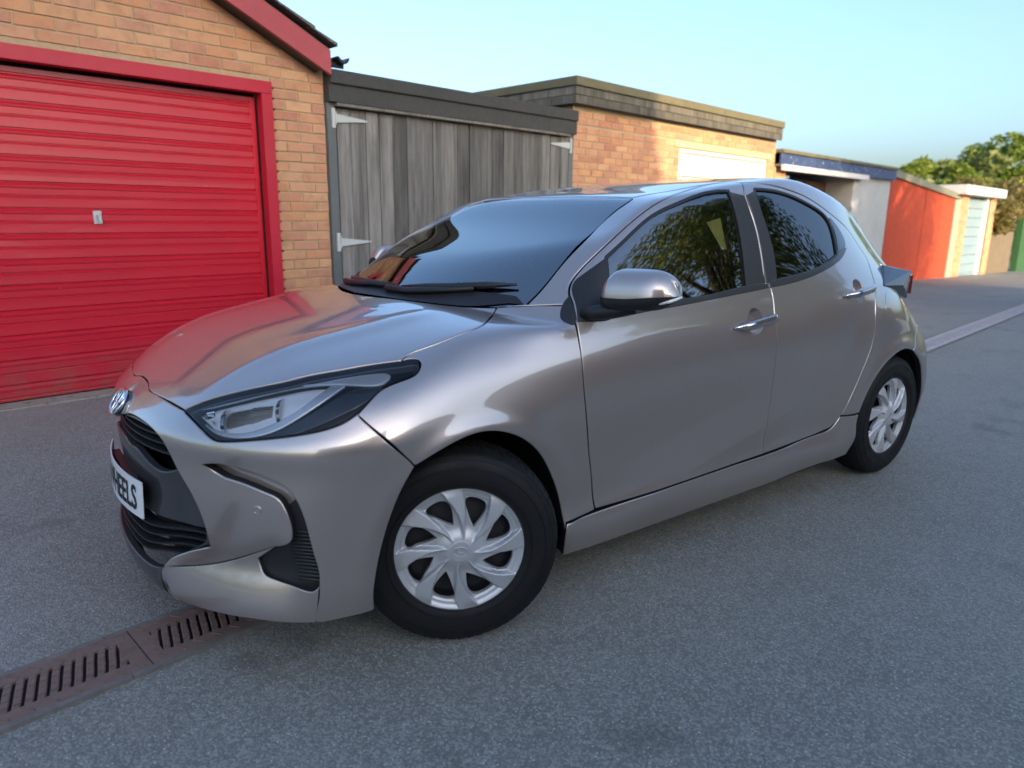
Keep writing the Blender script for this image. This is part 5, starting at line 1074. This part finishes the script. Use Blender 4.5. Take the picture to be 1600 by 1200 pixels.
# the far front wheel's normal points the other way, so its steering turns with it
# ---- wheel houses and floor
for x in (.01, 2.56):
    for s in (1, -1):
        m = MB(); n = 22; vs = []; fs = []
        for k in range(n+1):
            a = math.pi*(-.08+1.16*k/n)
            for y in (.800 if x < 1 else .790, .50): vs.append((x+.365*math.cos(a), -s*y, .32+.375*math.sin(a)))
        for k in range(n): fs.append((2*k, 2*k+1, 2*k+3, 2*k+2))
        m.add(vs, fs); m.box(x-.40, x+.40, -s*.50, -s*.49, .15, .72); m.build('wheel_house', LINER_AND_GAP, car)
m = MB(); m.box(-.42, 2.9, -.62, .62, .145, .18); m.box(.42, 2.15, -.79, .79, .150, .20); m.build('floor_pan', LINER_AND_GAP, car)
m = MB(); m.box(-.55, .35, -.49, .49, .20, .80); m.build('engine_bay', LINER_AND_GAP, car)
# ---- door handles with their cups
for door, s in ((fdoor[0], 1), (fdoor[1], -1), (rdoor[0], 1), (rdoor[1], -1)):
    front = door in fdoor; a, b = (cv['handle'][0], cv['handle'][2]) if front else (cv['handle'][3], cv['handle'][5]); ring_ = cupf if front else cupr
    X = np.linspace(a[0]-.004, b[0], 19); Z = np.linspace(a[2], b[2], 19); P = side_pts(*zip(X, Z)); vs = []; fs = []
    seg = 14
    for i, p in enumerate(P):
        t = i/18; fat = min(1, (t+.02)/.30)**.7 if t < .5 else min(1, (1.03-t)/.14)**.5
        lift = .009+.024*sstep(t/.30)*sstep((1.06-t)/.2); hh = .0165*fat+.0012; dd = .0115*fat+.0015
        for k in range(seg):
            an = 2*math.pi*k/seg; ca, sa = math.cos(an), math.sin(an)
            vs.append((p[0], -s*(p[1]+float(lift)+dd*math.copysign(abs(ca)**.8, ca)), p[2]+hh*math.copysign(abs(sa)**.8, sa)))
    for i in range(18):
        for k in range(seg): fs.append((i*seg+k, i*seg+(k+1) % seg, (i+1)*seg+(k+1) % seg, (i+1)*seg+k))
    fs += [tuple(range(seg)), tuple(18*seg+k for k in range(seg))]
    m = MB(); m.add(vs, fs); h = m.build('door_handle', HANDLE, door, smooth=True)
    c = ring_.mean(0); cn = grad(c[None])[0]; vs = []; fs = []; n_ = len(ring_)
    for j, (f_, dp) in enumerate(((1.05, -.004), (.98, -.010), (.88, -.024), (.65, -.034), (.0, -.038))):
        q = c+(ring_-c)*f_
        for p in q: vs.append((p[0]+cn[0]*dp, -s*(p[1]+cn[1]*dp), p[2]+cn[2]*dp))
    for j in range(4):
        for k in range(n_): fs.append((j*n_+k, j*n_+(k+1) % n_, (j+1)*n_+(k+1) % n_, (j+1)*n_+k))
    m = MB(); m.add(vs, fs); m.build('handle_cup', PAINT, door, smooth=True)
# ---- door mirrors (the far one folded against its window)
for door, s in ((fdoor[0], 1), (fdoor[1], -1)):
    y0, y1 = .848, 1.068; vs = []; fs = []; nu = 26; nv = 32; F2 = []
    def fold(x, y, z):
        if s == 1: return (x, -y, z)
        r = math.radians(72); dx, dy = x-.50, y-.865; return (.50+dx*math.cos(r)+dy*math.sin(r)+.02, .845-dx*math.sin(r)*.5+dy*math.cos(r), z)
    for i in range(nu+1):
        u = i/nu; y = y0+(y1-y0)*u
        env = max(0., 1-max(0., (u-.62)/.38)**2.6)**.5
        top = 1.128+.006*math.sin(math.pi*u); bot = 1.000+.012*u+.030*sstep((u-.7)/.3); zm = 1.045+.012*sstep((u-.4)/.6)
        inn = sstep((u+.16)/.42)
        cx = .500+.085*u+.030*(1-inn); hx = (.070*(.45+.55*inn))*(.25+.75*env)+.002
        zt = zm+(top-zm)*env*(.12+.88*inn); zb = zm-(zm-bot)*(.35+.65*env)
        for k in range(nv):
            a = 2*math.pi*k/nv; ca, sa = math.cos(a), math.sin(a)
            px = cx+hx*math.copysign(abs(ca)**.70, ca)*(1.0 if ca < 0 else .75); pz = zm+(zt-zm)*abs(sa)**.62 if sa >= 0 else zm-(zm-zb)*abs(sa)**.7
            if ca < 0 and sa > 0: px += .018*abs(sa)**1.5
            vs.append(fold(px, y, float(pz)))
    for i in range(nu):
        for k in range(nv):
            fs.append((i*nv+k, i*nv+(k+1) % nv, (i+1)*nv+(k+1) % nv, (i+1)*nv+k)); F2.append(0 if k < nv//2 else 1)
    fs += [tuple(range(nv)), tuple(nu*nv+k for k in range(nv))]; F2 += [1, 1]
    up = [f for f, q in zip(fs, F2) if q == 0]; dn = [f for f, q in zip(fs, F2) if q == 1]
    m = MB(); m.add(vs, up); mir = m.build('mirror_cap', PAINT, door, smooth=True)
    m = MB(); m.add(vs, dn); m.build('mirror_base', PLASTIC, mir, smooth=True)
    m = MB(); m.tube([fold(*p) for p in ((.452, .80, .985), (.475, .85, .994), (.50, .90, 1.002), (.53, .95, 1.010))], [.024, .024, .022, .016], 14); m.build('mirror_arm', PLASTIC, mir, smooth=True)
    m = MB(); m.tube([fold(*p) for p in ((.535, 1.040, 1.034), (.562, 1.062, 1.044), (.60, 1.070, 1.054))], [.003, .006, .004], 8); m.build('turn_lamp', WHITE_PLATE, mir, smooth=True)
# ---- wipers and scuttle
full_panel('scuttle', cat_(resample([(.03, 0, 1.0), (.075, .235, 1.0), (.14, .39, .997), (.21, .50, .995), (.30, .60, 1.0)]), resample([(.30, .60, 1.0), (.33, .645, 1.003)]), resample([(.335, .60, 1.01), (.215, .36, 1.008), (.145, .18, 1.008), (.12, 0, 1.008)])), (-.2, 0, .98), PLASTIC, car, off=.002, gap=0, flange=0, res=.03)
def wiper(pts, blade):
    def on(xy, up): p = top_pts(xy)[0]; n = grad(p[None])[0]; p = p+n*up; return (p[0], -p[1], p[2])
    m = MB(); m.tube([on(p, .014) for i, p in enumerate(pts)], [.013, .012, .010, .008, .008][:len(pts)], 8); o = m.build('wiper_arm', PLASTIC, car, smooth=True)
    m = MB(); B = [on(p, .012) for p in blade]; m.tube(B, [.005]+[.0125]*(len(B)-2)+[.004], 8); m.build('wiper_blade', PLASTIC, o, smooth=True); return o
wiper([(.115, .10), (.135, .22), (.19, .34), (.26, .46)], [(.145, .16), (.18, .27), (.23, .38), (.29, .48), (.355, .575)])
wiper([(.15, -.34), (.12, -.20), (.12, -.08), (.125, .0)], [(.19, -.36), (.15, -.22), (.13, -.08), (.13, .04), (.145, .14)])
# ---- cabin: dashboard, wheel, seats, linings
dash = MB(); dash.prism([(.36, .62), (.36, .93), (.44, .955), (.56, .96), (.64, .92), (.66, .80), (.60, .62)], -.60, .60, 1); d_ = dash.build('dashboard', DASH, car, bevel=.02)
MB().box(.56, .58, -.12, .12, .95, 1.045).build('dash_screen', GLOSSBLACK, d_, bevel=.008)
m = MB(); m.prism([(.50, .955), (.62, .955), (.64, .99), (.55, 1.02)], .22, .52, 1); m.build('instrument_hood', DASH, d_, bevel=.01)
sw = MB(); M = Matrix.Translation((.78, .36, .93)) @ Matrix.Rotation(math.radians(65), 4, 'Y')
sw.tube([M @ Vector((.185*math.cos(2*math.pi*k/40), .185*math.sin(2*math.pi*k/40), 0)) for k in range(41)], .016, 10, caps=False); sw.box(-.05, .05, -.17, .17, -.015, .02, M); sw.build('steering_wheel', DASH, d_, smooth=True)
def seat(x, y, w, rear=False):
    e = empty('car_seat' if not rear else 'rear_bench'); e.parent = car; e.location = (x, y, 0)
    MB().box(-.02, .50, -w, w, .30, .56).build('seat_cushion', CABIN, e, bevel=.05)
    M = Matrix.Translation((.46, 0, .50)) @ Matrix.Rotation(math.radians(14), 4, 'Y')
    MB().box(-.06, .07, -w, w, 0, .60, M).build('seat_back', CABIN, e, bevel=.045)
    for yy in ((0,) if not rear else (-.38, .38)):
        MB().box(-.035, .05, yy-.125, yy+.125, .63, .85, M).build('headrest', CABIN, e, bevel=.04); 
seat(.88, -.37, .25); seat(.88, .37, .25); seat(1.75, 0, .60, True)
lining = panel('door_lining', cat_(resample(side_pts((.50, .40), (.47, .93))), resample(side_pts((.47, .93), (1.4, .985), (2.2, 1.03)))[1:], resample(side_pts((2.2, 1.03), (2.1, .45)))[1:], resample(side_pts((2.1, .45), (.5, .40)))[1:]), (0, 1, .2), CABIN, car, off=-.06, gap=0, flange=0, res=.06)
full_panel('headlining', cat_(resample(head+np.array([.03, 0, 0])), resample(ditch), resample([tuple(ditch[-1]), (2.6, .2, 1.37), (2.62, 0, 1.37)])), (0, 0, 1), HEADLINE, car, off=-.035, gap=0, flange=0, res=.08)
panel('pillar_lining', frame_loop, (.10, .86, .52), CABIN, car, off=-.030, gap=-.004, flange=0, res=.05)
MB().box(2.25, 2.27, -.62, .62, .35, 1.02).build('parcel_partition', CABIN, car)
_p = np.array((.846, .528, 1.312)); _n = grad(_p[None])[0]; _q = _p-_n*.010; _e1 = np.array([.3, 1., 0]); _e1 -= _n*(_e1@_n); _e1 /= np.linalg.norm(_e1); _e2 = np.cross(_n, _e1)
vs = [carv(_q)]+[carv(_q+(_e1*math.cos(t)+_e2*math.sin(t))*(.036 if k % 2 else .014)) for k, t in enumerate(np.linspace(0, 2*math.pi, 25)[:-1])]
m = MB(); m.add(vs, [(0, 1+k, 1+(k+1) % 24) for k in range(24)]); m.build('screen_sticker', mat('mint_sticker', (.45, .85, .78), .5), screen)
PAPER = mat('yellow_paper', (.80, .78, .28), .7)
pp = np.array([(1.181, .695, 1.278), (1.272, .689, 1.295), (1.255, .743, 1.177), (1.227, .744, 1.175)]); pn = grad(pp); pp = pp-pn*.014
m = MB(); m.add([carv(p) for p in pp]+[carv(p-n*.001) for p, n in zip(pp, pn)], [(0, 1, 2, 3), (7, 6, 5, 4), (0, 4, 5, 1), (1, 5, 6, 2), (2, 6, 7, 3), (3, 7, 4, 0)]); m.build('window_ticket', PAPER, fdoor[0])
m = MB(); m.lathe([(0, -.002), (.026, -.002), (.028, 0), (.026, .002), (0, .002)], 20, Matrix.Translation((.93, .10, 1.10)) @ Matrix.Rotation(math.radians(75), 4, 'Y') @ Matrix.Diagonal((1.7, .7, 1, 1))); m.tube([(.93, .10, 1.145), (.93, .10, 1.22)], .0012, 5); m.build('air_freshener', PAPER, car)
# things in the windscreen: camera pod, tinted top, swing tag, round sticker
MB().box(.90, 1.04, -.10, .08, 1.255, 1.30).build('camera_pod', DASH, car, bevel=.01)
o = MB(); o.lathe([(0, -.006), (.10, -.006), (.11, 0), (.10, .006), (0, .006)], 24, Matrix.Translation((.93, -.02, 1.20)) @ Matrix.Rotation(math.radians(80), 4, 'Y') @ Matrix.Diagonal((.32, 1.05, 1, 1))); o.build('inner_mirror', DASH, car, smooth=True)
